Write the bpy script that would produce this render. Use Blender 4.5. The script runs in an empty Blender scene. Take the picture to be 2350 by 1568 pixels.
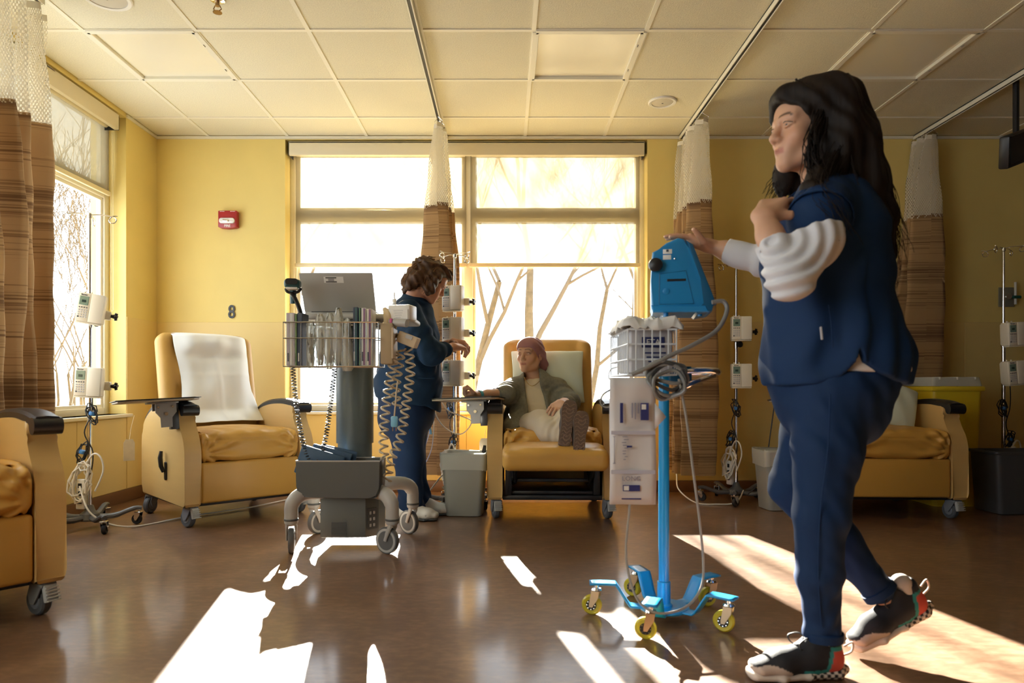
import bpy, bmesh, math, random
import numpy as np
from mathutils import Vector, Matrix
PI = math.pi
SC = bpy.context.scene
COL = SC.collection
random.seed(7); RNG = np.random.default_rng(7)
# ---------------------------------------------------------------- camera
FPX, CX, CY, CAMZ = 1585.0, 1158.0, 885.0, 0.82
cam_d = bpy.data.cameras.new('camera'); cam = bpy.data.objects.new('camera', cam_d); COL.objects.link(cam)
cam.location = (0, 0, CAMZ); cam.rotation_euler = (PI/2, 0, 0)
cam_d.sensor_width = 36; cam_d.lens = FPX/2350*36
cam_d.shift_x = (1175-CX)/2350; cam_d.shift_y = (CY-784)/2350
cam_d.clip_start = .05; cam_d.clip_end = 300
cam_d.dof.use_dof = True; cam_d.dof.focus_distance = 4.3; cam_d.dof.aperture_fstop = 3.2
SC.camera = cam
# ---------------------------------------------------------------- world, sun, exposure
w = bpy.data.worlds.new('sky'); SC.world = w; w.use_nodes = True
bg = w.node_tree.nodes['Background']
bg.inputs[0].default_value = (.91, .96, 1.0, 1); bg.inputs[1].default_value = 6.1
sun_d = bpy.data.lights.new('sun', 'SUN'); sun_d.energy = 108; sun_d.angle = .012; sun_d.color = (1, .91, .76)
sun = bpy.data.objects.new('sun', sun_d); COL.objects.link(sun)
sun.rotation_euler = Vector((.185, -1, -.41)).to_track_quat('-Z', 'Y').to_euler()
def portal(name, loc, sx, sy, aim):
    d = bpy.data.lights.new(name, 'AREA'); d.shape = 'RECTANGLE'; d.size = sx; d.size_y = sy
    d.cycles.is_portal = True
    o = bpy.data.objects.new(name, d); COL.objects.link(o); o.location = loc
    o.rotation_euler = Vector(aim).to_track_quat('-Z', 'Z').to_euler()
portal('window_portal', (-.295, 5.56, 1.67), 2.9, 2.2, (0, -1, 0))
portal('window_portal', (-2.92, 3.45, 1.67), 2.9, 2.2, (1, 0, 0))
portal('window_portal', (-2.92, -.5, 1.67), 3.0, 2.2, (1, 0, 0))
vs = SC.view_settings
vs.view_transform = 'Standard'; vs.look = 'None'; vs.gamma = 1; vs.use_curve_mapping = False; vs.exposure = -0.04
cy = SC.cycles
cy.use_denoising = True; cy.use_adaptive_sampling = True; cy.adaptive_threshold = .04; cy.max_bounces = 9; cy.diffuse_bounces = 5; cy.glossy_bounces = 4
cy.transmission_bounces = 6; cy.transparent_max_bounces = 16; cy.sample_clamp_indirect = 6
cy.caustics_reflective = False; cy.caustics_refractive = False

def P(px, py, Y):
    "point of the place at depth Y that the photograph shows at this pixel"
    return Vector(((px-CX)/FPX*Y, Y, CAMZ+(CY-py)/FPX*Y))
# ---------------------------------------------------------------- materials
MATS = {}
def mat(name, col=(.5,.5,.5), rough=.5, metal=0, var=0, vscale=8, bump=0, bscale=60, spec=.5, col2=None,
        coat=0, trans=0, stretch=(1,1,1), sss=0, bdist=.002, sheen=0):
    if name in MATS: return MATS[name]
    m = bpy.data.materials.new(name); m.use_nodes = True
    nt = m.node_tree; b = nt.nodes['Principled BSDF']; N = nt.nodes.new; L = nt.links.new
    b.inputs['Base Color'].default_value = (*col, 1); b.inputs['Roughness'].default_value = rough
    b.inputs['Metallic'].default_value = metal; b.inputs['Specular IOR Level'].default_value = spec
    b.inputs['Coat Weight'].default_value = coat; b.inputs['Transmission Weight'].default_value = trans
    if sheen: b.inputs['Sheen Weight'].default_value = sheen
    if sss:
        b.inputs['Subsurface Weight'].default_value = sss
        b.inputs['Subsurface Radius'].default_value = (.012, .005, .003)
        b.inputs['Subsurface Scale'].default_value = 1
    if var or bump:
        tc = N('ShaderNodeTexCoord'); mp = N('ShaderNodeMapping'); mp.inputs['Scale'].default_value = stretch
        L(tc.outputs['Object'], mp.inputs[0])
    if var:
        n = N('ShaderNodeTexNoise'); n.inputs['Scale'].default_value = vscale; n.inputs['Detail'].default_value = 5
        L(mp.outputs[0], n.inputs['Vector'])
        r = N('ShaderNodeMapRange'); r.inputs[1].default_value = .3; r.inputs[2].default_value = .7
        L(n.outputs[0], r.inputs[0])
        mx = N('ShaderNodeMix'); mx.data_type = 'RGBA'
        c2 = col2 or tuple(c*(1-var) for c in col)
        mx.inputs[6].default_value = (*col, 1); mx.inputs[7].default_value = (*c2, 1)
        L(r.outputs[0], mx.inputs[0]); L(mx.outputs[2], b.inputs['Base Color'])
    if bump:
        n = N('ShaderNodeTexNoise'); n.inputs['Scale'].default_value = bscale; n.inputs['Detail'].default_value = 4
        L(mp.outputs[0], n.inputs['Vector'])
        bu = N('ShaderNodeBump'); bu.inputs['Strength'].default_value = bump; bu.inputs['Distance'].default_value = bdist
        L(n.outputs[0], bu.inputs['Height']); L(bu.outputs[0], b.inputs['Normal'])
    MATS[name] = m; return m
def thin(name, col=(1,1,1), clear=.9, rough=.05, trl=0, tcol=None):
    "thin sheet: lets light straight through, with some gloss, some scatter"
    if name in MATS: return MATS[name]
    m = bpy.data.materials.new(name); m.use_nodes = True; nt = m.node_tree; nt.nodes.clear()
    N = nt.nodes.new; L = nt.links.new
    out = N('ShaderNodeOutputMaterial'); tr = N('ShaderNodeBsdfTransparent'); tr.inputs[0].default_value = (*(tcol or col), 1)
    p = N('ShaderNodeBsdfPrincipled'); p.inputs['Base Color'].default_value = (*col, 1); p.inputs['Roughness'].default_value = rough
    mx = N('ShaderNodeMixShader'); mx.inputs[0].default_value = clear
    src = p.outputs[0]
    if trl:
        t = N('ShaderNodeBsdfTranslucent'); t.inputs[0].default_value = (*col, 1)
        m2 = N('ShaderNodeMixShader'); m2.inputs[0].default_value = trl
        L(p.outputs[0], m2.inputs[1]); L(t.outputs[0], m2.inputs[2]); src = m2.outputs[0]
    L(src, mx.inputs[1]); L(tr.outputs[0], mx.inputs[2]); L(mx.outputs[0], out.inputs[0])
    MATS[name] = m; return m
def glass(name, tint=(1,1,1), refl=.05, rough=.02):
    if name in MATS: return MATS[name]
    m = bpy.data.materials.new(name); m.use_nodes = True; nt = m.node_tree; nt.nodes.clear(); N = nt.nodes.new; L = nt.links.new
    out = N('ShaderNodeOutputMaterial'); tr = N('ShaderNodeBsdfTransparent'); tr.inputs[0].default_value = (*tint, 1)
    g = N('ShaderNodeBsdfGlossy'); g.inputs['Roughness'].default_value = rough; mx = N('ShaderNodeMixShader'); mx.inputs[0].default_value = refl
    L(tr.outputs[0], mx.inputs[1]); L(g.outputs[0], mx.inputs[2]); L(mx.outputs[0], out.inputs[0]); MATS[name] = m; return m
# ---------------------------------------------------------------- mesh builder
def frame_of(d, up=None):
    d = Vector(d).normalized()
    u = Vector(up) if up is not None else (Vector((0,0,1)) if abs(d.z) < .95 else Vector((1,0,0)))
    s = d.cross(u).normalized(); return s, s.cross(d).normalized(), d
class MB:
    def __init__(s): s.v = []; s.f = []; s.m = []; s.cur = 0
    def add(s, vs, fs):
        o = len(s.v); s.v.extend([tuple(v) for v in vs]); s.f.extend([tuple(i+o for i in f) for f in fs])
        s.m.extend([s.cur]*len(fs)); return s
    def bm(s, bm, M=None):
        bm.verts.index_update()
        vs = [(M @ v.co if M else v.co) for v in bm.verts]
        s.add(vs, [[v.index for v in f.verts] for f in bm.faces]); bm.free(); return s
    def box(s, c, size, r=0, seg=2, M=None, rz=0, ry=0, rx=0):
        bm = bmesh.new(); bmesh.ops.create_cube(bm, size=1)
        for v in bm.verts: v.co = Vector((v.co.x*size[0], v.co.y*size[1], v.co.z*size[2]))
        if r > 0: bmesh.ops.bevel(bm, geom=list(bm.edges), offset=min(r, min(size)*.499), segments=seg, profile=.5, affect='EDGES')
        T = Matrix.Translation(c) @ Matrix.Rotation(rz,4,'Z') @ Matrix.Rotation(ry,4,'Y') @ Matrix.Rotation(rx,4,'X')
        return s.bm(bm, (M @ T) if M else T)
    def b2(s, a, b, r=0, seg=2):
        return s.box([(a[i]+b[i])/2 for i in range(3)], [abs(b[i]-a[i]) for i in range(3)], r, seg)
    def tube(s, pts, r, n=8, cap=True, closed=False, up=None, flat=1.0):
        pts = [Vector(p) for p in pts]; N = len(pts)
        rs = r if hasattr(r, '__len__') else [r]*N
        vs = []; pu = up
        for i, p in enumerate(pts):
            a = pts[i-1] if i > 0 or closed else pts[0]; b = pts[(i+1) % N] if i < N-1 or closed else pts[-1]
            d = b-a
            if d.length < 1e-9: d = Vector((0,0,1))
            sx, uy, _ = frame_of(d, pu); 
            if up is None: pu = uy
            for k in range(n):
                t = 2*PI*k/n; vs.append(p + sx*(math.cos(t)*rs[i]) + uy*(math.sin(t)*rs[i]*flat))
        fs = []
        for i in range(N if closed else N-1):
            j = (i+1) % N
            for k in range(n): fs.append((i*n+k, i*n+(k+1)%n, j*n+(k+1)%n, j*n+k))
        if cap and not closed: fs += [tuple(range(n-1,-1,-1)), tuple((N-1)*n+k for k in range(n))]
        return s.add(vs, fs)
    def cyl(s, a, b, r0, r1=None, n=16): return s.tube([a, b], [r0, r0 if r1 is None else r1], n)
    def lathe(s, prof, c=(0,0,0), axis=(0,0,1), n=24, up=None):
        sx, uy, d = frame_of(axis, up); c = Vector(c); vs = []; fs = []
        for (r, h) in prof:
            for k in range(n):
                t = 2*PI*k/n; vs.append(c + d*h + sx*(math.cos(t)*r) + uy*(math.sin(t)*r))
        for i in range(len(prof)-1):
            for k in range(n): fs.append((i*n+k, i*n+(k+1)%n, (i+1)*n+(k+1)%n, (i+1)*n+k))
        if prof[0][0] > 1e-6: fs.append(tuple(range(n-1,-1,-1)))
        if prof[-1][0] > 1e-6: fs.append(tuple((len(prof)-1)*n+k for k in range(n)))
        return s.add(vs, fs)
    def prism(s, poly, M, h, r=0, seg=2):
        "poly in local xy, pushed h along local z, M places it"
        bm = bmesh.new(); a = [bm.verts.new((x, y, -h/2)) for x, y in poly]; b = [bm.verts.new((x, y, h/2)) for x, y in poly]
        n = len(poly)
        bm.faces.new(a[::-1]); bm.faces.new(b)
        for i in range(n): bm.faces.new((a[i], a[(i+1)%n], b[(i+1)%n], b[i]))
        if r > 0:
            ed = [e for e in bm.edges if abs(e.verts[0].co.z - e.verts[1].co.z) < 1e-7]
            bmesh.ops.bevel(bm, geom=ed, offset=r, segments=seg, profile=.5, affect='EDGES')
        return s.bm(bm, M)
    def ball(s, c, r, n=12, m=8, M=None):
        rr = r if hasattr(r, '__len__') else (r, r, r)
        bm = bmesh.new(); bmesh.ops.create_uvsphere(bm, u_segments=n, v_segments=m, radius=1)
        T = Matrix.Translation(c) @ (M if M else Matrix()) @ Matrix.Diagonal((*rr, 1)); return s.bm(bm, T)
    def grid(s, P2):
        "P2[i][j] points"
        a = len(P2); b = len(P2[0]); vs = [p for row in P2 for p in row]
        return s.add(vs, [(i*b+j, i*b+j+1, (i+1)*b+j+1, (i+1)*b+j) for i in range(a-1) for j in range(b-1)])
    def build(s, name, material=None, parent=None, smooth=35, solid=0, fix=True, sub=0):
        me = bpy.data.meshes.new(name); me.from_pydata(s.v, [], s.f)
        ms = material if isinstance(material, (list, tuple)) else [material]
        for m_ in ms:
            if m_: me.materials.append(m_)
        if len(ms) > 1: me.polygons.foreach_set('material_index', s.m)
        if fix:
            bm = bmesh.new(); bm.from_mesh(me); bmesh.ops.recalc_face_normals(bm, faces=bm.faces); bm.to_mesh(me); bm.free()
        if smooth:
            me.polygons.foreach_set('use_smooth', [True]*len(me.polygons))
            if smooth < 180: me.set_sharp_from_angle(angle=math.radians(smooth))
        o = bpy.data.objects.new(name, me); COL.objects.link(o); o.parent = parent
        if solid:
            md = o.modifiers.new('thickness', 'SOLIDIFY'); md.thickness = solid; md.offset = 0
        if sub:
            md = o.modifiers.new('smooth', 'SUBSURF'); md.levels = sub; md.render_levels = sub
        return o
def tag(o, label=None, cat=None, group=None, kind=None):
    if label: o['label'] = label
    if cat: o['category'] = cat
    if group: o['group'] = group
    if kind: o['kind'] = kind
    return o
def thing(name, label, cat, loc=(0,0,0), rz=0, group=None):
    o = bpy.data.objects.new(name, None); o.empty_display_size = .1; COL.objects.link(o)
    o.location = loc; o.rotation_euler = (0, 0, rz); return tag(o, label, cat, group)
def copy_tree(o, parent=None):
    c = o.copy(); COL.objects.link(c); c.parent = parent
    for ch in [x for x in o.children]: copy_tree(ch, c)
    return c
def text(name, s, size, m, parent, M, ext=.001, bold=0, align='CENTER', sx=1):
    cu = bpy.data.curves.new('t', 'FONT'); cu.body = s; cu.size = size; cu.extrude = ext; cu.offset = bold
    cu.align_x = align; cu.align_y = 'CENTER'; cu.resolution_u = 3
    t = bpy.data.objects.new('t', cu); COL.objects.link(t)
    me = bpy.data.meshes.new_from_object(t.evaluated_get(bpy.context.evaluated_depsgraph_get()))
    bpy.data.objects.remove(t); bpy.data.curves.remove(cu)
    me.transform(M @ Matrix.Diagonal((sx, 1, 1, 1))); me.materials.clear(); me.materials.append(m)
    o = bpy.data.objects.new(name, me); COL.objects.link(o); o.parent = parent; return o
def bez(pts, n=8, closed=False):
    "smooth (Catmull-Rom) curve through points"
    pts = [Vector(p) for p in pts]; N = len(pts); out = []
    for i in range(N if closed else N-1):
        g = lambda k: pts[k % N] if closed else pts[max(0, min(N-1, k))]
        p0, p1, p2, p3 = g(i-1), g(i), g(i+1), g(i+2)
        for j in range(n):
            t = j/n
            out.append(.5*((2*p1)+(p2-p0)*t+(2*p0-5*p1+4*p2-p3)*t*t+(3*p1-p0-3*p2+p3)*t**3))
    if not closed: out.append(pts[-1])
    return out
def rrect(w, h, r, n=4, cx=0, cy=0):
    o = []
    for (sx, sy, a0) in ((1,1,0), (-1,1,PI/2), (-1,-1,PI), (1,-1,1.5*PI)):
        for k in range(n+1):
            a = a0 + PI/2*k/n; o.append((cx+sx*(w/2-r)+r*math.cos(a), cy+sy*(h/2-r)+r*math.sin(a)))
    return o
def axes(x, y, z, c=(0,0,0)):
    m = Matrix((x, y, z)).transposed().to_4x4(); m.translation = c; return m
AX_YZ = axes((0,1,0), (0,0,1), (1,0,0))      # prism drawn in y,z and pushed along x
AX_XZ = axes((1,0,0), (0,0,1), (0,-1,0))     # prism drawn in x,z and pushed along -y
T = Matrix.Translation
def R(a, ax): return Matrix.Rotation(a, 4, ax)
# ---------------------------------------------------------------- soft solids: signed distance grids turned into one smooth mesh
def ss(x, a, b):
    t_ = np.clip((x-a)/(b-a), 0, 1); return t_*t_*(3-2*t_)
class SDF:
    def __init__(s, lo, hi, h):
        s.h = h; s.lo = np.array(lo, float); s.n = (np.ceil((np.array(hi, float)-s.lo)/h)).astype(int)+1
        s.F = np.full(s.n, .5, np.float32)
    def win(s, lo, hi):
        a = np.clip(np.floor((np.array(lo)-s.lo)/s.h).astype(int), 0, s.n); b = np.clip(np.ceil((np.array(hi)-s.lo)/s.h).astype(int)+1, 0, s.n)
        if np.any(b <= a): return None
        sl = tuple(slice(i, j) for i, j in zip(a, b))
        g = [s.lo[k]+s.h*np.arange(a[k], b[k], dtype=np.float32) for k in range(3)]
        return sl, (g[0][:,None,None], g[1][None,:,None], g[2][None,None,:])
    def comb(s, sl, d, k, op):
        A = s.F[sl]; d = d.astype(np.float32)
        if op == 'sub': d = -d
        sg = -1 if op in ('sub', 'and') else 1
        a, b = A*sg, d*sg
        if k > 0:
            hh = np.clip(k-np.abs(a-b), 0, None)/k; r = np.minimum(a, b)-hh*hh*k*.25
        else: r = np.minimum(a, b)
        s.F[sl] = r*sg
    def cone(s, p0, p1, r0, r1=None, k=.02, op='add', flat=None):
        "tapered limb; flat=(axis, factor) squashes it along an axis"
        r1 = r0 if r1 is None else r1; p0 = np.array(p0, float); p1 = np.array(p1, float); m = max(r0, r1)*(max(1, 1/flat[1]) if flat else 1)+k+2*s.h
        w_ = s.win(np.minimum(p0, p1)-m, np.maximum(p0, p1)+m)
        if w_ is None: return s
        sl, (x, y, z) = w_; d = p1-p0; L2 = d@d+1e-12
        dx, dy, dz = x-p0[0], y-p0[1], z-p0[2]
        t_ = np.clip((dx*d[0]+dy*d[1]+dz*d[2])/L2, 0, 1)
        ex, ey, ez = dx-t_*d[0], dy-t_*d[1], dz-t_*d[2]
        if flat:
            a = np.array(flat[0], float); a /= np.linalg.norm(a); q = ex*a[0]+ey*a[1]+ez*a[2]; g = (1/flat[1]-1)*q
            ex, ey, ez = ex+g*a[0], ey+g*a[1], ez+g*a[2]
        dist = np.sqrt(ex*ex+ey*ey+ez*ez)-(r0+(r1-r0)*t_)
        s.comb(sl, dist, k, op); return s
    def chain(s, pts, rs, k=.02, flat=None, op='add'):
        for i in range(len(pts)-1): s.cone(pts[i], pts[i+1], rs[i], rs[i+1], k, op, flat)
        return s
    def ell(s, c, r, k=.02, op='add', M=None):
        c = np.array(c, float); r = np.array(r if hasattr(r, '__len__') else (r, r, r), float); m = r.max()+k+2*s.h
        w_ = s.win(c-m, c+m)
        if w_ is None: return s
        sl, (x, y, z) = w_; q = [x-c[0], y-c[1], z-c[2]]
        if M is not None:
            m3 = np.array(M.to_3x3().transposed()); q = [m3[i][0]*q[0]+m3[i][1]*q[1]+m3[i][2]*q[2] for i in range(3)]
        k0 = np.sqrt((q[0]/r[0])**2+(q[1]/r[1])**2+(q[2]/r[2])**2); k1 = np.sqrt((q[0]/r[0]**2)**2+(q[1]/r[1]**2)**2+(q[2]/r[2]**2)**2)
        s.comb(sl, k0*(k0-1)/(k1+1e-9), k, op); return s
    def rbox(s, c, half, r, k=.01, op='add', M=None):
        c = np.array(c, float); hf = np.array(half, float)-r; m = float(np.linalg.norm(half))+k+2*s.h
        w_ = s.win(c-m, c+m)
        if w_ is None: return s
        sl, (x, y, z) = w_; q = [x-c[0], y-c[1], z-c[2]]
        if M is not None:
            m3 = np.array(M.to_3x3().transposed()); q = [m3[i][0]*q[0]+m3[i][1]*q[1]+m3[i][2]*q[2] for i in range(3)]
        q = [np.abs(q[i])-hf[i] for i in range(3)]
        o_ = np.sqrt(np.maximum(q[0],0)**2+np.maximum(q[1],0)**2+np.maximum(q[2],0)**2)+np.minimum(np.maximum(np.maximum(q[0],q[1]),q[2]),0)-r
        s.comb(sl, o_, k, op); return s
    def sect(s, secs, k=.02, n=None):
        "loft of ellipses: (centre, half-width vector u, half-depth vector v); the axis is their cross product"
        S = [tuple(np.array(q, float) for q in se) for se in secs]
        for i in range(len(S)-1):
            (c0, u0, v0), (c1, u1, v1) = S[i], S[i+1]; d = c1-c0; L2 = d@d
            m = max(np.linalg.norm(q) for q in (u0, v0, u1, v1))+k+2*s.h
            w_ = s.win(np.minimum(c0, c1)-m, np.maximum(c0, c1)+m)
            if w_ is None: continue
            sl, (x, y, z) = w_; dx, dy, dz = x-c0[0], y-c0[1], z-c0[2]
            tr_ = (dx*d[0]+dy*d[1]+dz*d[2])/L2; t_ = np.clip(tr_, 0, 1)
            ex, ey, ez = dx-t_*d[0], dy-t_*d[1], dz-t_*d[2]
            ru0, ru1, rv0, rv1 = [np.linalg.norm(q) for q in (u0, u1, v0, v1)]
            uu = (u0/ru0+u1/ru1)/2; vv = (v0/rv0+v1/rv1)/2
            ru = ru0+(ru1-ru0)*t_; rv = rv0+(rv1-rv0)*t_
            a = (ex*uu[0]+ey*uu[1]+ez*uu[2])/ru; b_ = (ex*vv[0]+ey*vv[1]+ez*vv[2])/rv
            over = (tr_-t_)*math.sqrt(L2); mm = np.minimum(ru, rv)
            s.comb(sl, np.sqrt(((np.sqrt(a*a+b_*b_))*mm)**2+over**2)-mm, k, 'add')
        return s
    def half(s, p, nrm, k=.004):
        "keep only what lies behind the plane"
        nrm = np.array(nrm, float); nrm /= np.linalg.norm(nrm)
        sl, (x, y, z) = s.win(s.lo, s.lo+s.n*s.h); d = (x-p[0])*nrm[0]+(y-p[1])*nrm[1]+(z-p[2])*nrm[2]
        s.comb(sl, d+0*s.F[sl], k, 'and'); return s
    def disp(s, fn, lo=None, hi=None):
        w_ = s.win(s.lo if lo is None else lo, s.lo+s.n*s.h if hi is None else hi)
        if w_ is None: return s
        sl, (x, y, z) = w_; s.F[sl] += fn(x, y, z).astype(np.float32); return s
    def mesh(s):
        F = s.F; nx, ny, nz = F.shape; S_ = F < 0
        c = S_[:-1,:-1,:-1].astype(np.uint8)
        for (i, j, k) in ((1,0,0),(0,1,0),(0,0,1),(1,1,0),(1,0,1),(0,1,1),(1,1,1)):
            c = c + S_[i:nx-1+i, j:ny-1+j, k:nz-1+k]
        act = np.argwhere((c > 0) & (c < 8)); idx = np.full(c.shape, -1, np.int32); idx[act[:,0], act[:,1], act[:,2]] = np.arange(len(act))
        off = np.array([(i, j, k) for i in (0,1) for j in (0,1) for k in (0,1)])
        val = np.stack([F[act[:,0]+o[0], act[:,1]+o[1], act[:,2]+o[2]] for o in off], 1)
        acc = np.zeros((len(act), 3)); cnt = np.zeros(len(act))
        for a in range(8):
            for b_ in range(a+1, 8):
                if np.abs(off[a]-off[b_]).sum() != 1: continue
                va, vb = val[:,a], val[:,b_]; mk = (va < 0) != (vb < 0); t_ = np.where(mk, va/np.where(mk, va-vb, 1), 0)
                acc += np.where(mk[:,None], off[a]+t_[:,None]*(off[b_]-off[a]), 0); cnt += mk
        V = s.lo+s.h*(act+acc/cnt[:,None]); faces = []
        for ax in range(3):
            sh = [slice(1, None)]*3; A = [slice(1, -1)]*3; B = [slice(1, -1)]*3
            A[ax] = slice(0, -1); B[ax] = slice(1, None)
            sA, sB = S_[tuple(A)], S_[tuple(B)]; e = np.argwhere(sA != sB); fl = sA[e[:,0], e[:,1], e[:,2]]
            e = e.copy(); u_, v_ = [(1,2),(2,0),(0,1)][ax]
            for q in range(3):
                if q != ax: e[:,q] += 1
            def g(du, dv):
                w2 = e.copy(); w2[:,u_] -= du; w2[:,v_] -= dv; return idx[w2[:,0], w2[:,1], w2[:,2]]
            Q = np.stack([g(1,1), g(0,1), g(0,0), g(1,0)], 1); Q[~fl] = Q[~fl][:,::-1]; faces.append(Q[(Q >= 0).all(1)])
        return V, np.concatenate(faces)
    def build(s, name, material, parent=None, relax=1, colfn=None, extra=None):
        V, Q = s.mesh()
        V = relax_mesh(V, Q, relax)
        return raw_mesh(name, V, Q, material, parent, colfn)
def relax_mesh(V, Q, it, lam=.5):
    for _ in range(it):
        A = np.zeros_like(V); n = np.zeros(len(V))
        for i in range(4):
            for j in ((i+1)%4, (i+3)%4):
                np.add.at(A, Q[:,i], V[Q[:,j]]); np.add.at(n, Q[:,i], 1)
        V = V+(A/np.maximum(n, 1)[:,None]-V)*lam
    return V
def raw_mesh(name, V, Q, material, parent=None, colfn=None):
    me = bpy.data.meshes.new(name); me.vertices.add(len(V)); me.vertices.foreach_set('co', V.astype(np.float32).ravel())
    me.loops.add(Q.size); me.loops.foreach_set('vertex_index', Q.astype(np.int32).ravel())
    me.polygons.add(len(Q)); me.polygons.foreach_set('loop_start', np.arange(0, Q.size, 4, dtype=np.int32)); me.polygons.foreach_set('loop_total', np.full(len(Q), 4, np.int32))
    me.polygons.foreach_set('use_smooth', np.ones(len(Q), bool)); me.update(calc_edges=True)
    if colfn is not None:
        ca = me.color_attributes.new('tint', 'FLOAT_COLOR', 'POINT'); ca.data.foreach_set('color', np.concatenate([colfn(V), np.ones((len(V),1))], 1).astype(np.float32).ravel())
    me.materials.append(material); o = bpy.data.objects.new(name, me); COL.objects.link(o); o.parent = parent; return o
def tint_mat(name, rough=.5, **k):
    "surface whose own colour is stored in the mesh"
    m = mat(name, (1,1,1), rough, **k); nt = m.node_tree; a = nt.nodes.new('ShaderNodeVertexColor'); a.layer_name = 'tint'
    nt.links.new(a.outputs[0], nt.nodes['Principled BSDF'].inputs['Base Color']); return m
# ================================================================ the room
def wallpaint(name, c, seed=0):
    return mat(name, c, .62, var=.06, vscale=3, bump=.08, bscale=220, spec=.35)
M_wall = wallpaint('wall_paint', (.80, .635, .225))
M_wain = mat('wainscot_sheet', (.76, .58, .225), .45, var=.05, vscale=4, bump=.05, bscale=300, spec=.4)
M_ceil = mat('ceiling_tile_fissured', (.80, .755, .58), .9, var=.14, vscale=140, bump=.55, bscale=160, spec=.1, bdist=.004)
M_grid = mat('grid_paint', (.80, .76, .62), .5)
M_base = mat('cove_base_brown', (.16, .075, .03), .45)
M_frame = mat('window_frame_cream', (.82, .77, .62), .4)
M_sill = mat('sill_cream', (.82, .76, .58), .35)
M_white = mat('white_plastic', (.80, .78, .72), .35)
M_black = mat('black_plastic', (.012, .012, .013), .38)
M_chrome = mat('chrome', (.85, .85, .86), .12, metal=1)
M_dark = mat('dark_grey_metal', (.05, .053, .06), .42, metal=.3)
def floor_mat():
    m = mat('vinyl_floor', (.19, .092, .042), .5, spec=.5, coat=.55)
    nt = m.node_tree; b = nt.nodes['Principled BSDF']; N = nt.nodes.new; L = nt.links.new
    tc = N('ShaderNodeTexCoord'); n1 = N('ShaderNodeTexNoise'); n1.inputs['Scale'].default_value = 34; n1.inputs['Detail'].default_value = 8; n1.inputs['Roughness'].default_value = .65
    n2 = N('ShaderNodeTexNoise'); n2.inputs['Scale'].default_value = 4.5; n2.inputs['Detail'].default_value = 5
    mp = N('ShaderNodeMapping'); mp.inputs['Scale'].default_value = (.55, 1.2, 1)
    L(tc.outputs['Object'], mp.inputs[0]); L(mp.outputs[0], n1.inputs['Vector']); L(tc.outputs['Object'], n2.inputs['Vector'])
    ad = N('ShaderNodeMath'); ad.operation = 'MULTIPLY_ADD'; ad.inputs[1].default_value = .6
    L(n2.outputs[0], ad.inputs[0]); L(n1.outputs[0], ad.inputs[2])
    cr = N('ShaderNodeValToRGB'); e = cr.color_ramp.elements
    e[0].position = .5; e[0].color = (.115, .058, .030, 1); e[1].position = 1.05; e[1].color = (.235, .135, .075, 1)
    x = e.new(.78); x.color = (.165, .086, .044, 1)
    L(ad.outputs[0], cr.inputs[0]); L(cr.outputs[0], b.inputs['Base Color'])
    rr = N('ShaderNodeMapRange'); rr.inputs[3].default_value = .42; rr.inputs[4].default_value = .56; b.inputs['Coat Roughness'].default_value = .13
    L(n1.outputs[0], rr.inputs[0]); L(rr.outputs[0], b.inputs['Roughness'])
    bu = N('ShaderNodeBump'); bu.inputs['Strength'].default_value = .06; bu.inputs['Distance'].default_value = .002
    L(n1.outputs[0], bu.inputs['Height']); L(bu.outputs[0], b.inputs['Normal']); return m
X0, X1, Y0, Y1, ZC = -2.68, 5.3, -3.2, 5.32, 2.74
WX0, WX1, WS, WT = -1.69, 1.10, .62, 2.715           # back window opening
LY0, LY1 = 2.05, 4.89                                   # left window opening
def struct(name, mb, m, parent=None, **k):
    o = mb.build(name, m, parent, **k)
    if parent is None: o['kind'] = 'structure'
    return o
struct('floor', MB().b2((X0-.25, Y0-.2, -.12), (X1+.2, Y1+.25, 0)), floor_mat())
b = MB(); t = .25
b.b2((X0-.25, Y1, 0), (WX0, Y1+t, 2.9)).b2((WX1, Y1, 0), (X1+.2, Y1+t, 2.9)).b2((WX0, Y1, 0), (WX1, Y1+t, WS)).b2((WX0, Y1, WT), (WX1, Y1+t, 2.9))
wb = struct('wall_back', b, M_wall)
b = MB(); b.b2((X0-t, LY1, 0), (X0, Y1, 2.9)).b2((X0-t, Y0, 0), (X0, -1.95, 2.9)).b2((X0-t, .94, 0), (X0, LY0, 2.9)).b2((X0-t, -1.95, 0), (X0, .94, WS)).b2((X0-t, -1.95, WT), (X0, .94, 2.9)).b2((X0-t, LY0, 0), (X0, LY1, WS)).b2((X0-t, LY0, WT), (X0, LY1, 2.9))
wl = struct('wall_left', b, M_wall)
M_lowbounce = mat('low_bounce_wall', (.16, .10, .05), .5, var=.2, vscale=3, stretch=(6,6,1))  # walls out of view, coloured dark to cut bounce into the right bay
struct('wall_right', MB().b2((X1, Y0-.2, 0), (X1+.2, Y1, 2.9)), M_lowbounce)
struct('wall_front', MB().b2((X0-.25, Y0-.2, 0), (X1, Y0, 2.9)), M_lowbounce)
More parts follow.
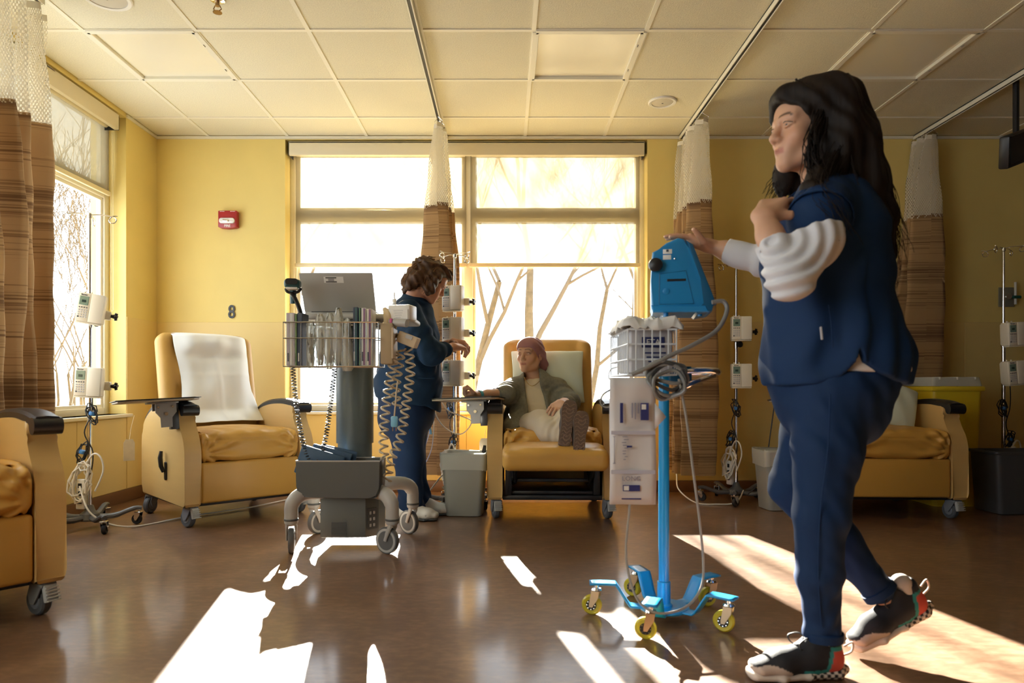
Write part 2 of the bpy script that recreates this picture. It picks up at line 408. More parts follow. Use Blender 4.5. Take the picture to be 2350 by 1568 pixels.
# wainscot sheets with fine joints
zw = 1.308
def sheet(parent, a, b_): MB().b2(a, b_, .002, 1).build('wainscot_panel', M_wain, parent)
sheet(wb, (X0, Y1-.006, .09), (WX0-.003, Y1, zw))
sheet(wb, (WX0+.003, Y1-.006, .09), (-.297, Y1, WS-.03)); sheet(wb, (-.294, Y1-.006, .09), (WX1-.003, Y1, WS-.03))
x = WX1+.003
while x < X1-.1: sheet(wb, (x, Y1-.006, .09), (min(x+1.215, X1), Y1, zw)); x += 1.219
sheet(wl, (X0, LY1+.003, .09), (X0+.006, Y1-.007, zw))
for (a, c) in ((4.32, 4.886), (3.70, 4.317), (2.9, 3.697), (2.053, 2.897)): sheet(wl, (X0, a, .09), (X0+.006, c, WS-.03))
sheet(wl, (X0, .945, .09), (X0+.006, 1.895, zw)); sheet(wl, (X0, 1.898, .09), (X0+.006, 2.047, zw)); sheet(wl, (X0, -.5, .09), (X0+.006, .935, WS-.03))
struct('baseboard_back', MB().b2((X0+.012, Y1-.012, 0), (X1, Y1, .088), .004), M_base)
struct('baseboard_left', MB().b2((X0, Y0, 0), (X0+.012, Y1, .088), .004), M_base)
struct('trim_1', MB().b2((X0, Y1-.012, ZC-.022), (X1, Y1, ZC-.002)).b2((X0, LY1, ZC-.022), (X0+.012, Y1-.012, ZC-.002)), M_grid)
# ceiling: slab, hung tiles, grid bars
ce = struct('ceiling', MB().b2((X0-.2, Y0-.2, ZC+.045), (X1+.2, Y1+.2, ZC+.15)), M_ceil)
xs = [X0] + [.158+.61*k for k in range(-4, 9)] + [X1]; ys = [Y0] + [4.955-.61*k for k in range(13, -1, -1)] + [Y1]
tile_cache = {}
lights_at = {(-2.282, 3.735), (.158, 3.735), (1.988, 3.735)}
rest = MB()
for i in range(len(xs)-1):
    for j in range(len(ys)-1):
        a, c, d, e = xs[i], xs[i+1], ys[j], ys[j+1]
        if any(abs(a-p) < .02 and abs(d-q) < .02 for p, q in lights_at): continue
        wd, dp = round(c-a-.012, 4), round(e-d-.012, 4)
        if e < 2.6: rest.b2((a+.006, d+.006, ZC+.004), (c-.006, e-.006, ZC+.02)); continue
        if (wd, dp) not in tile_cache:
            tile_cache[wd, dp] = MB().b2((-wd/2, -dp/2, 0), (wd/2, dp/2, .016), .002, 1).build('ceiling_tile', M_ceil, ce)
            o = tile_cache[wd, dp]
        else:
            o = tile_cache[wd, dp].copy(); COL.objects.link(o)
        o.location = ((a+c)/2, (d+e)/2, ZC+.004)
o = rest.build('ceiling_tile_field', M_ceil, ce); o['kind'] = 'stuff'
for x in xs[1:-1]: MB().b2((x-.012, Y0, ZC-.001), (x+.012, Y1, ZC+.006)).b2((x-.002, Y0, ZC+.005), (x+.002, Y1, ZC+.03)).build('grid_bar', M_grid, ce)
for y in ys[1:-1]: MB().b2((X0, y-.012, ZC-.0013), (X1, y+.012, ZC+.006)).build('grid_bar', M_grid, ce)
# ceiling light troffers (switched off)
M_steel0 = mat('latch_grey', (.25, .24, .2), .5)
M_lens = mat('light_diffuser', (.84, .79, .62), .16, spec=.8, var=.03, vscale=3)
for (x, y, lab) in ((-2.282, 3.735, 'square ceiling light panel above the numbered corner, nearest the left window'),
                    (.158, 3.735, 'square ceiling light panel above the seated patient, between two curtain tracks'),
                    (1.988, 3.735, 'dim square ceiling light panel above the walking nurse in the darker bay')):
    r_ = thing('ceiling_light', lab, 'ceiling light', (x+.305, y+.305, ZC), 0, 'ceiling light panels')
    f = MB(); q = .293
    for s in (-1, 1): f.b2((-q, s*q-.018, -.006), (q, s*q+.018, .05), .002, 1).b2((s*q-.018, -q, -.006), (s*q+.018, q, .05), .002, 1)
    f.build('frame', M_grid, r_)
    MB().b2((-.28, -.28, .012), (.28, .28, .018)).build('diffuser', M_lens, r_)
    for yy in (-.15, .15): MB().b2((.283, yy-.012, -.010), (.289, yy+.012, -.004), .002, 1).build('latch', M_steel0, r_)
M_spk = mat('speaker_grille', (.62, .58, .48), .6, bump=.6, bscale=500)
for (x, y, r0, lab) in ((1.07, 4.68, .095, 'round white ceiling speaker near the curtain track by the window'), (-1.97, 3.42, .115, 'round white ceiling speaker above the left recliners')):
    r_ = thing('ceiling_speaker', lab, 'speaker', (x, y, ZC), 0, 'ceiling speakers')
    MB().lathe([(r0, .004), (r0, -.004), (r0-.006, -.008), (r0-.022, -.006), (r0-.024, 0)], n=40).build('rim', M_white, r_)
    MB().lathe([(r0-.022, -.002), (r0*.4, -.007), (.001, -.008)], n=40).build('grille', M_spk, r_)
    MB().lathe([(.006, -.004), (.006, -.0085), (.001, -.009)], n=16).build('hub', M_dark, r_)
r_ = thing('fire_sprinkler', 'small brass pendant fire sprinkler hanging from the ceiling', 'sprinkler', (-1.43, 3.44, ZC))
M_brass = mat('brass', (.35, .22, .10), .3, metal=1)
MB().lathe([(.035, .002), (.035, -.004), (.018, -.012), (.012, -.012)], n=24).build('escutcheon', M_chrome, r_)
MB().cyl((0,0,-.008), (0,0,-.03), .011).tube([(-.012,0,-.028), (-.02,0,-.045), (0,0,-.06)], .003, 6).tube([(.012,0,-.028), (.02,0,-.045), (0,0,-.06)], .003, 6).build('body', M_brass, r_)
MB().lathe([(.004, -.056), (.022, -.060), (.022, -.063), (.003, -.064)], n=20).build('deflector', M_brass, r_)
# ---------------------------------------------------------------- windows
M_glass = glass('window_glass', (.96, .98, 1), .05)
def window(idx, M, W, mull):
    "local x along the wall, y outwards, z up; W = opening width"
    f = MB(); y0, y1 = .12, .18
    f.b2((0, y0, WS), (.055, y1, WT), .004).b2((W-.055, y0, WS), (W, y1, WT), .004).b2((.055, y0, WS), (W-.055, y1, WS+.045), .004).b2((.055, y0, WT-.06), (W-.055, y1, WT), .004)
    o = f.build('window_%d' % idx, M_frame); o.matrix_world = M; o['kind'] = 'structure'
    for x in mull: MB().b2((x-.034, y0-.01, WS+.045), (x+.034, y1, WT-.06), .004).build('mullion', M_frame, o)
    ed = [.055] + [v for x in mull for v in (x-.034, x+.034)] + [W-.055]
    for k in range(0, len(ed), 2):
        a, c = ed[k], ed[k+1]
        MB().b2((a, y0, 2.135), (c, y1, 2.205), .004).build('transom', M_frame, o)
        for (z0, z1) in ((WS+.045, 2.135), (2.205, WT-.06)):
            g = MB(); q = .022
            g.b2((a, .135, z0), (a+q, .165, z1)).b2((c-q, .135, z0), (c, .165, z1)).b2((a+q, .135, z0), (c-q, .165, z0+q)).b2((a+q, .135, z1-q), (c-q, .165, z1))
            s_ = g.build('sash', M_frame, o)
            MB().b2((a+q-.004, .147, z0+q-.004), (c-q+.004, .153, z1-q+.004)).build('pane', M_glass, o)
    MB().b2((-.03, -.035, WS-.022), (W+.03, .12, WS), .004).build('window_sill', M_sill, o)
    MB().b2((0, .121, WS), (W, .123, WS+.001)).build('weather_strip', M_black, o)
    return o
M_win1 = T((WX0, Y1, 0)); M_win2 = T((X0, LY0, 0)) @ R(PI/2, 'Z')
window(1, M_win1, WX1-WX0, [1.405]); window(2, M_win2, LY1-LY0, [1.42]); window(3, T((X0, -1.95, 0)) @ R(PI/2, 'Z'), 2.89, [1.445])  # third window is out of view, added for cool fill from the front left
# roller shades
M_shade = thin('shade_screen', (.42, .37, .265), .275, .9, .40, (1, .97, .88))
M_rail = mat('shade_rail', (.80, .70, .45), .4)
M_val = mat('valance_cream', (.74, .66, .47), .5)
def shade(M, a, c, zb, lab, chain, val=None):
    r_ = thing('roller_shade', lab, 'roller shade', (0,0,0)); r_.matrix_world = M @ T((a, 0, 0)); w_ = c-a
    MB().b2((.012, .1, zb+.02), (w_-.012, .1008, 2.64)).build('fabric', M_shade, r_)
    MB().b2((.004, .088, zb), (w_-.004, .11, zb+.032), .006).build('bottom_rail', M_rail, r_)
    MB().cyl((.02, .09, 2.635), (w_-.02, .09, 2.635), .022).build('roller', M_rail, r_)
    if val:
        v = MB(); v.b2((val[0], .0, 2.597), (val[1], .012, 2.700), .003).b2((val[0], .0, 2.69), (val[1], .13, 2.700)).b2((val[0], .01, 2.597), (val[1], .03, 2.602))
        v.build('valance', M_val, r_)
        MB().b2((val[0]-.003, .0, 2.595), (val[0], .12, 2.70)).build('end_bracket', M_black, r_); MB().b2((val[1], .0, 2.595), (val[1]+.003, .12, 2.70)).build('end_bracket', M_black, r_)
    x = w_-.004 if chain > 0 else .004
    MB().tube([(x, .075, 2.6), (x, .072, 1.35), (x, .08, 1.34), (x, .087, 1.35), (x, .087, 2.6)], .0022, 6).build('bead_chain', M_rail, r_)
    return r_
W1 = WX1-WX0
shade(M_win1, .04, 1.40, 1.748, 'left translucent roller shade half lowered over the wide rear window', -1)
shade(M_win1, 1.41, W1-.03, 1.748, 'right translucent roller shade half lowered over the wide rear window, with the valance', 1, (.028-1.41, W1-.022-1.41))
shade(M_win2, .04, 1.415, 2.15, 'short translucent roller shade on the nearer half of the left window', -1)
shade(M_win2, 1.425, LY1-LY0-.03, 2.15, 'short translucent roller shade on the far half of the left window by the corner', 1, (.028-1.425, LY1-LY0-.09-1.425))
# ================================================================ treatment recliners
M_vinyl = mat('golden_vinyl', (.60, .335, .07), .42, var=.10, vscale=3, bump=.10, bscale=420, spec=.45)
M_vinyl2 = mat('golden_vinyl_back', (.57, .34, .09), .45, var=.10, vscale=3, bump=.10, bscale=420, spec=.4)
M_panel = mat('arm_vinyl', (.62, .41, .155), .34, var=.06, vscale=2, bump=.08, bscale=500, stretch=(1,1,14), spec=.45)
M_pad = mat('black_urethane', (.012, .012, .014), .34)
M_cgrey = mat('caster_grey', (.20, .22, .25), .5)
M_tyre = mat('caster_tyre', (.09, .10, .115), .55)
M_pedal = mat('brake_pedal', (.48, .49, .48), .5)
M_steel = mat('bracket_steel', (.36, .35, .33), .4, metal=.6)
M_tray = mat('tray_laminate', (.50, .43, .32), .35); M_trayE = mat('tray_edge', (.02, .02, .022), .4)
def smoothpoly(pts, n=5):
    return [(p.x, p.y) for p in bez([(a, b, 0) for a, b in pts], n, True)]
ARM = [(-.40, .125), (-.40, .36), (-.398, .44), (-.375, .51), (-.332, .57), (-.300, .63), (-.292, .684), (-.24, .692), (-.12, .70), (.05, .69), (.20, .655), (.31, .59), (.36, .50), (.365, .30), (.36, .16), (.33, .125)]
def arm_poly():
    out = []
    for i, p in enumerate(ARM):
        out.append(p)
    return out
def make_caster(parent, x, y, rz, pedal=True, big=1.0, grp=None):
    c = bpy.data.objects.new('caster', None); COL.objects.link(c); c.parent = parent; c.location = (x, y, 0); c.rotation_euler = (0, 0, rz); c.empty_display_size = .03
    r = .052*big
    w = MB(); w.lathe([(r*.55, -.016), (r*.9, -.017), (r, -.010), (r, .010), (r*.9, .017), (r*.55, .016)], (0, .022, r), (1,0,0), 28).build('wheel', M_tyre, c)
    f = MB(); f.lathe([(.001, -.018), (r*.5, -.019), (r*.56, -.016), (r*.56, .016), (r*.5, .019), (.001, .018)], (0, .022, r), (1,0,0), 24)
    f.cyl((0, 0, r*2-.01), (0, 0, r*2+.03), .012)
    for s in (-1, 1):
        f.prism([(-.035, r*2+.008), (.035, r*2+.010), (.05, r*1.5), (.036, r*.8), (.012, r*.8), (-.01, r*1.4)], T((s*.0235, 0, 0)) @ AX_YZ, .006, .002, 1)
    f.box((0, 0, r*2+.008), (.056, .075, .016), .006)
    f.build('fork', M_cgrey, c)
    if pedal:
        p = MB(); p.box((0, -.042, r*1.62), (.044, .02, .06), .004, rx=-.25)
        for k in range(5): p.box((0, -.053-.003*k, r*1.62+.022-.011*k), (.046, .006, .005), .001, 1, rx=-.25)
        p.build('brake_pedal', M_pedal, c)
    return c
def wrinkle(cx_, cy_, cz_, amp, freq, reach, sgn):
    def fn(x, y, z):
        dx, dz = x-cx_, z-cz_; d = np.sqrt(dx**2+dz**2+(y-cy_)**2*.6)
        a = np.arctan2(dz, dx*sgn)
        return amp*np.sin(a*freq)*ss(d, .02, .07)*(1-ss(d, reach*.5, reach))
    return fn
def make_recliner(label, loc, rz, lean=.22, foot=False, tray=True, seatwr=True):
    r_ = thing('recliner_chair', label, 'recliner', loc, rz, 'golden treatment recliners')
    for s in (-1, 1):
        p = MB(); pl = [(q.x, q.y) for q in bez([(a, b, 0) for a, b in ARM[1:15]], 4)]
        pl = [(-.40, .14), (-.39, .125)] + pl + [(.35, .135), (.33, .125)]
        p.prism(pl, T((s*.353, 0, 0)) @ AX_YZ, .094, .012, 3)
        p.build('arm_panel', M_panel, r_)
        top = bez([(-.352, .693, 0), (-.27, .708, 0), (-.12, .717, 0), (.05, .707, 0), (.20, .672, 0), (.305, .612, 0)], 4)
        g = MB(); secs = []
        for i, q in enumerate(top):
            th = .020 if i > 2 else .03
            secs.append([(s*.353+u*.043, q.x-(.012 if i == 0 else 0), q.y+v) for u, v in [(a, b*1.0) for a, b in ((-1, -th), (-1, .004), (-.8, .016), (0, .019), (.8, .016), (1, .004), (1, -th))]])
        g.grid(secs); n = len(secs[0])
        g.f.append(tuple(range(n))); g.f.append(tuple(len(secs)*n-n+k for k in range(n))); g.m += [0, 0]
        for i in range(len(secs)-1): g.f.append((i*n, i*n+n-1, (i+1)*n+n-1, (i+1)*n)); g.m.append(0)
        g.build('arm_pad', M_pad, r_)
        MB().cyl((s*.353-.046, -.350, .676), (s*.353+.046, -.350, .676), .031, n=20).build('arm_pad_roll', M_pad, r_)
    # seat
    S = SDF((-.34, -.50, .30), (.34, .34, .64), .008)
    S.rbox((0, -.06, .455), (.300, .345, .085), .045, .005)
    S.ell((0, -.10, .52), (.27, .28, .045), .05)
    S.disp(lambda x, y, z: .006*np.exp(-((z-.50)/.004)**2)*(y < -.3) + 0*x)
    if seatwr:
        for s in (-1, 1): S.disp(wrinkle(s*.30, -.40, .42, .0095, 12, .28, -s)); S.disp(wrinkle(s*.30, -.36, .55, .006, 9, .22, -s))
        S.disp(lambda x, y, z: .002*np.sin(x*60+np.sin(y*30)*2)*ss(z, .5, .54))
    S.build('seat_cushion', M_vinyl, r_)
    # back
    B = SDF((-.36, .05, .36), (.36, .75, 1.3), .009); MM = R(-lean, 'X'); c0 = Vector((0, .25, .45))
    def bp(x, y, z): return c0 + MM.to_3x3() @ Vector((x, y, z))
    B.rbox(bp(0, .02, .36), (.30, .075, .38), .06, .005, M=MM)
    B.ell(bp(0, -.045, .50), (.25, .05, .17), .05, M=MM).ell(bp(0, -.045, .18), (.25, .05, .16), .05, M=MM)
    for s in (-1, 1): B.cone(bp(s*.265, -.035, .06), bp(s*.268, -.035, .66), .048, .05, .03)
    B.build('backrest', M_vinyl2, r_)
    # base
    f = MB(); f.b2((-.306, -.34, .115), (.306, .33, .145), .004)
    for x in (-.345, .345): f.b2((x-.02, -.37, .108), (x+.02, .36, .128), .003)
    f.build('base_frame', M_black, r_)
    bk = MB(); bk.b2((-.30, .30, .15), (.30, .345, .62), .012).build('rear_panel', M_panel, r_)
    if foot:
        S = SDF((-.36, -.80, .26), (.36, -.34, .56), .008)
        S.rbox((0, -.545, .405), (.302, .175, .062), .042, .005, M=R(.06, 'X'))
        S.ell((0, -.55, .455), (.27, .15, .03), .04)
        S.build('footrest', M_vinyl, r_)
        for s in (-1, 1):
            k = MB(); k.b2((s*.27-.02, -.36, .15), (s*.27+.02, .25, .36), .003)
            k.tube([(s*.24, -.2, .20), (s*.24, -.42, .27), (s*.24, -.46, .36)], .011, 8).tube([(s*.225, -.15, .30), (s*.225, -.38, .23), (s*.225, -.60, .35)], .009, 8)
            k.build('footrest_linkage', M_black, r_)
        MB().b2((-.25, -.33, .225), (.25, -.30, .245), .003).build('crossbar', M_black, r_)
        MB().b2((-.25, -.33, .150), (.25, -.30, .170), .003).build('crossbar', M_black, r_)
        MB().b2((-.26, -.35, .325), (.26, -.30, .345), .003).build('crossbar', M_black, r_)
        MB().b2((-.24, .05, .25), (.24, .07, .35), .003).build('rear_plate', mat('dim_steel', (.20, .19, .18), .5, metal=.4), r_)
    else:
        p = MB(); p.b2((-.303, -.392, .135), (.303, -.352, .372), .016, 3).build('front_panel', M_vinyl, r_)
    for x, y, a in ((-.345, -.34, .25), (.345, -.34, .25), (-.345, .33, 2.2), (.345, .33, 2.2)): make_caster(r_, x, y, a, y < 0)
    # release lever on the outer left side
    l = bpy.data.objects.new('release_lever', None); COL.objects.link(l); l.parent = r_; l.location = (-.405, -.10, .36)
    MB().lathe([(.001, -.004), (.016, -.004), (.018, .002), (.018, .01)], (0,0,-.06), (1,0,0), 20).prism(rrect(.034, .11, .016), T((.002, 0, -.05)) @ AX_YZ, .012, .003).build('escutcheon', M_black, l)
    MB().tube([(-.012, 0, -.055), (-.024, .002, -.02), (-.028, .004, .03), (-.022, .005, .07)], [.012, .016, .017, .012], 10, flat=.8).build('grip', M_black, l)
    if tray:
        t_ = bpy.data.objects.new('side_tray', None); COL.objects.link(t_); t_.parent = r_; t_.location = (-.50, -.27, .735); t_.rotation_euler = (math.radians(-3), math.radians(-2.5), math.radians(-8))
        MB().prism([(-.23, -.16), (-.19, -.19), (.16, -.19), (.20, -.15), (.20, .10), (.16, .14), (-.18, .15), (-.23, .10)], T((0, 0, .004)), .004).build('tray_top', M_trayE, t_)
        MB().prism([(-.22, -.155), (-.185, -.18), (.155, -.18), (.19, -.145), (.19, .095), (.155, .13), (-.175, .14), (-.22, .095)], T((0, 0, -.004)), .011, .003, 1).build('tray_board', M_tray, t_)
        MB().b2((-.06, -.05, -.020), (.10, .05, -.010), .003).prism([(-.055, -.018), (.055, -.018), (.055, -.07), (.03, -.10), (.03, -.155), (-.03, -.155), (-.03, -.10), (-.055, -.07)], T((.03, -.052, 0)) @ AX_XZ, .005, .001, 1).prism([(-.055, -.018), (.055, -.018), (.055, -.06), (-.055, -.06)], T((.03, .05, 0)) @ AX_XZ, .005, .001, 1).build('bracket', M_steel, t_)
        for bx_, bz_, br_ in ((.03, -.08, .010), (-.01, -.04, .006), (.065, -.04, .006)): MB().cyl((bx_, -.050, bz_), (bx_, -.062, bz_), br_, n=8).build('bolt', M_chrome, t_)
        MB().b2((.055, -.03, -.17), (.10, .03, -.02), .003).build('clamp', M_dark, t_)
    return r_
M_tag = mat('tag_paper', (.60, .52, .38), .7, var=.12, vscale=30); M_string = mat('string', (.75, .66, .5), .8)
def hang_tag(label, p, drop, rz, parent_offset=(0, 0)):
    r_ = thing('hang_tag', label, 'tag', p, rz)
    MB().prism([(-.028, 0), (.028, 0), (.028, -.10), (-.028, -.10)][:0] or [(-.020, 0), (.020, 0), (.032, -.022), (.032, -.135), (-.032, -.135), (-.032, -.022)], T((0, 0, -drop)) @ AX_XZ, .002).build('card', M_tag, r_)
    MB().tube(bez([(.03, .004, 0), (.012, .002, -drop*.5), (0, 0, -drop-.012)], 6), .0013, 5).build('string', M_string, r_)
    return r_
make_recliner('golden vinyl recliner with a white sheet over its back, under the number on the wall', (-1.80, 4.47, 0), math.radians(44))
make_recliner('golden vinyl recliner cut off by the left frame edge, nearest of the recliners', (-2.13, 2.42, 0), math.radians(50), tray=False)
make_recliner('golden vinyl recliner with raised footrest holding the seated patient', (.30, 4.585, 0), math.radians(-1), lean=.30, foot=True)
make_recliner('golden vinyl recliner with a pillow in the dark bay behind the walking nurse', (2.43, 4.60, 0), math.radians(-3))
hang_tag('paper hang tag on a string at the rear of the recliner with the white sheet', (-2.37, 4.36, .63), .15, math.radians(40))
hang_tag('paper hang tag on a string beside the patient recliner', (-.135, 4.58, .60), .13, 0)
# white sheet over the back of the recliner under the number
M_sheet = mat('sheet_white', (.86, .88, .86), .75, bump=.10, bscale=90)
def draped(label, loc, rz, lean):
    r_ = thing('draped_sheet', label, 'sheet', loc, rz); MM = R(-lean, 'X'); c0 = Vector((0, .25, .45)); g = []
    for i in range(46):
        v = i/45; row = []
        for j in range(37):
            u = j/36*2-1
            zz = .755-v*.66; wd = .215+.018*v+.012*math.sin(v*9); bul = .125+.008*math.sin(v*13+u*2)+.006*math.sin(u*9+v*4)
            if v < .08: bul = .125-(.08-v)*1.9
            x = u*(wd+.015)+.012+.042*v
            y = -bul+.035*abs(u)**4-(.030*math.exp(-((v-.18)/.07)**2)*math.exp(-(u/.6)**2))+(.028*math.exp(-((v-.30)/.045)**2)*math.exp(-(u/.7)**4))
            y -= .006*math.exp(-((v-.50)/.012)**2)+.006*math.exp(-((u-.02)/.05)**2)*(v > .3)
            y -= .007*math.sin(u*5+v*14)*max(0, v-.55)*2+.012*math.sin(u*11-v*20)*max(0, v-.7)*1.4
            if v > .86: y -= (v-.86)*.45
            row.append(c0+MM.to_3x3() @ Vector((x, y, zz)))
        g.append(row)
    MB().grid(g).build('sheet', M_sheet, r_, smooth=180, solid=.003, sub=1)
    return r_
draped('white paper sheet draped over the back of the recliner under the number', (-1.80, 4.47, 0), math.radians(44), .22)
# pillows
M_pillow = mat('pillowcase_pale_green', (.66, .74, .64), .8, bump=.12, bscale=60, sheen=.2)
def pillow(label, c, size, M):
    S = SDF((-size[0]-.03, -size[1]-.03, -size[2]-.03), (size[0]+.03, size[1]+.03, size[2]+.03), .007)
    w_ = S.win(S.lo, S.lo+S.n*S.h); sl, (x, y, z) = w_
    ax, az = np.abs(x)/size[0], np.abs(z)/size[2]; pin = np.clip((1-ax**2.4)*(1-az**2.4), 0, 1)**.42
    edge = np.maximum(ax-(1-.05*np.cos(az*1.57)), az-(1-.05*np.cos(ax*1.57)))*size[2]
    th = size[1]*pin+.004+.004*np.sin(x*40+z*25)*pin
    S.F[sl] = np.maximum((np.abs(y)-th)*.7, edge)
    o = S.build('pillow', M_pillow, None); o.matrix_world = T(c) @ M; return tag(o, label, 'pillow', 'pale pillows')
pillow('pale green pillow behind the seated patient', (.30, 4.83, .88), (.255, .075, .19), R(math.radians(-1), 'Z') @ R(-.30, 'X'))
pillow('pale pillow standing on the recliner in the dark bay', (2.50, 4.55, .70), (.20, .08, .16), R(-.45, 'X') @ R(.35, 'Y'))
# ================================================================ infusion poles and pumps
M_pump = mat('pump_ivory', (.80, .74, .60), .38); M_pumpd = mat('pump_door', (.83, .78, .65), .35)
M_lcd = mat('pump_screen_green', (.20, .29, .24), .25); M_lcdd = mat('screen_digits', (.02, .05, .04), .4)
M_key = mat('pump_key', (.55, .55, .55), .5); M_keyd = mat('pump_key_dark', (.05, .06, .09), .5)
M_leg = mat('pole_base_grey', (.10, .105, .11), .42); M_rub = mat('rubber_black', (.015, .015, .016), .6)
M_cordw = mat('white_cord', (.78, .74, .64), .5); M_cordb = mat('black_cord', (.012, .012, .013), .5); M_tie = mat('blue_tie', (.05, .20, .50), .5)
PUMP = None
def make_pump():
    r_ = thing('infusion_pump', 'x', 'infusion pump', (0,0,0), 0, 'infusion pumps on the poles')
    MB().box((0, 0, 0), (.135, .07, .165), .008, 3).box((.0, .028, .0), (.120, .05, .15), .008).build('housing', M_pump, r_)
    MB().box((.031, -.0385, 0), (.070, .009, .160), .004).build('door', M_pumpd, r_)
    f = MB().box((-.036, -.036, 0), (.060, .006, .158), .003).build('face', M_pumpd, r_)
    MB().box((-.036, -.040, .037), (.046, .003, .050), .002, 1).build('screen', M_lcd, r_)
    MB().box((-.036, -.042, .034), (.020, .001, .014)).build('reading', M_lcdd, r_)
    for k in range(4): MB().cyl((-.054+.012*k, -.038, -.001), (-.054+.012*k, -.0415, -.001), .0036, n=8).build('soft_key', M_keyd, r_)
    for j in range(4):
        for k in range(4):
            MB().box((-.054+.012*k, -.0395, -.016-.013*j), (.0085, .003, .0085), .001, 1).build('key', M_keyd if (j == 3 and k == 0) else M_key, r_)
    text('maker_name', 'Baxter', .012, M_keyd, r_, T((-.038, -.0395, .070)) @ R(PI/2, 'X'), .0004, .0003)
    MB().box((0, -.01, -.086), (.13, .05, .008), .003).build('foot', M_pump, r_)
    for x in (-.045, -.012): MB().cyl((x, 0, .08), (x, 0, .092), .005, n=8).build('vent_stub', M_pump, r_)
    c = bpy.data.objects.new('pole_clamp', None); COL.objects.link(c); c.parent = r_; c.location = (0, .06, 0)
    MB().box((.035, .01, -.02), (.11, .045, .05), .006).build('jaw', M_pump, c)
    MB().cyl((.085, .01, -.02), (.115, .01, -.02), .010, n=12).build('screw', M_black, c)
    k = MB()
    for a in range(4): k.tube([(.112, .01, -.02), (.118, .01+.021*math.cos(a*PI/2+.2), -.02+.021*math.sin(a*PI/2+.2))], [.009, .0085], 8)
    k.cyl((.100, .01, -.02), (.124, .01, -.02), .012, n=12).build('clamp_knob', M_black, c)
    return r_
PUMP0 = make_pump(); PUMP_USED = []
def pump(label, pole, z, rz, tilt=(0, 0)):
    o = PUMP0 if not PUMP_USED else copy_tree(PUMP0); PUMP_USED.append(o); o['label'] = label
    c, s = math.cos(rz), math.sin(rz); off = (-.02, .065)
    o.location = (pole[0]-(c*off[0]-s*off[1]), pole[1]-(s*off[0]+c*off[1]), z); o.rotation_euler = (tilt[0], tilt[1], rz); return o
def small_caster(parent, x, y, rz, r=.03):
    c = bpy.data.objects.new('caster', None); COL.objects.link(c); c.parent = parent; c.location = (x, y, 0); c.rotation_euler = (0, 0, rz); c.empty_display_size = .03
    MB().lathe([(r*.5, -.010), (r*.9, -.011), (r, -.006), (r, .006), (r*.9, .011), (r*.5, .010)], (0, .012, r), (1,0,0), 22).lathe([(.001, -.013), (r*.5, -.012), (r*.5, .012), (.001, .013)], (0, .012, r), (1,0,0), 16).build('wheel', M_rub, c)
    f = MB()
    for s in (-1, 1): f.prism([(-.016, r*2+.012), (.016, r*2+.012), (.022, r*1.4), (.016, r*.8), (.006, r*.8), (-.010, r*1.6)], T((s*.0165, 0, 0)) @ AX_YZ, .003)
    f.box((0, 0, r*2+.012), (.038, .036, .006), .002, 1).cyl((0, 0, r*2+.01), (0, 0, r*2+.03), .007, n=10).build('fork', M_chrome, c)
    return c
def coil(c, rad, loops, h, tilt=0, r=.003, seed=1, wob=.25):
    rd = random.Random(seed); pts = []
    for i in range(loops*12+1):
        a = 2*PI*i/12; k = 1+wob*math.sin(i*.9+rd.random()*2); pts.append(Vector((rad*k*math.cos(a)*.55+rd.uniform(-1,1)*.004, rd.uniform(-1,1)*.012+.012*math.sin(a*.5), h*math.sin(a)*k)))
    M_ = T(c) @ R(tilt, 'Y'); return [M_ @ p for p in pts]
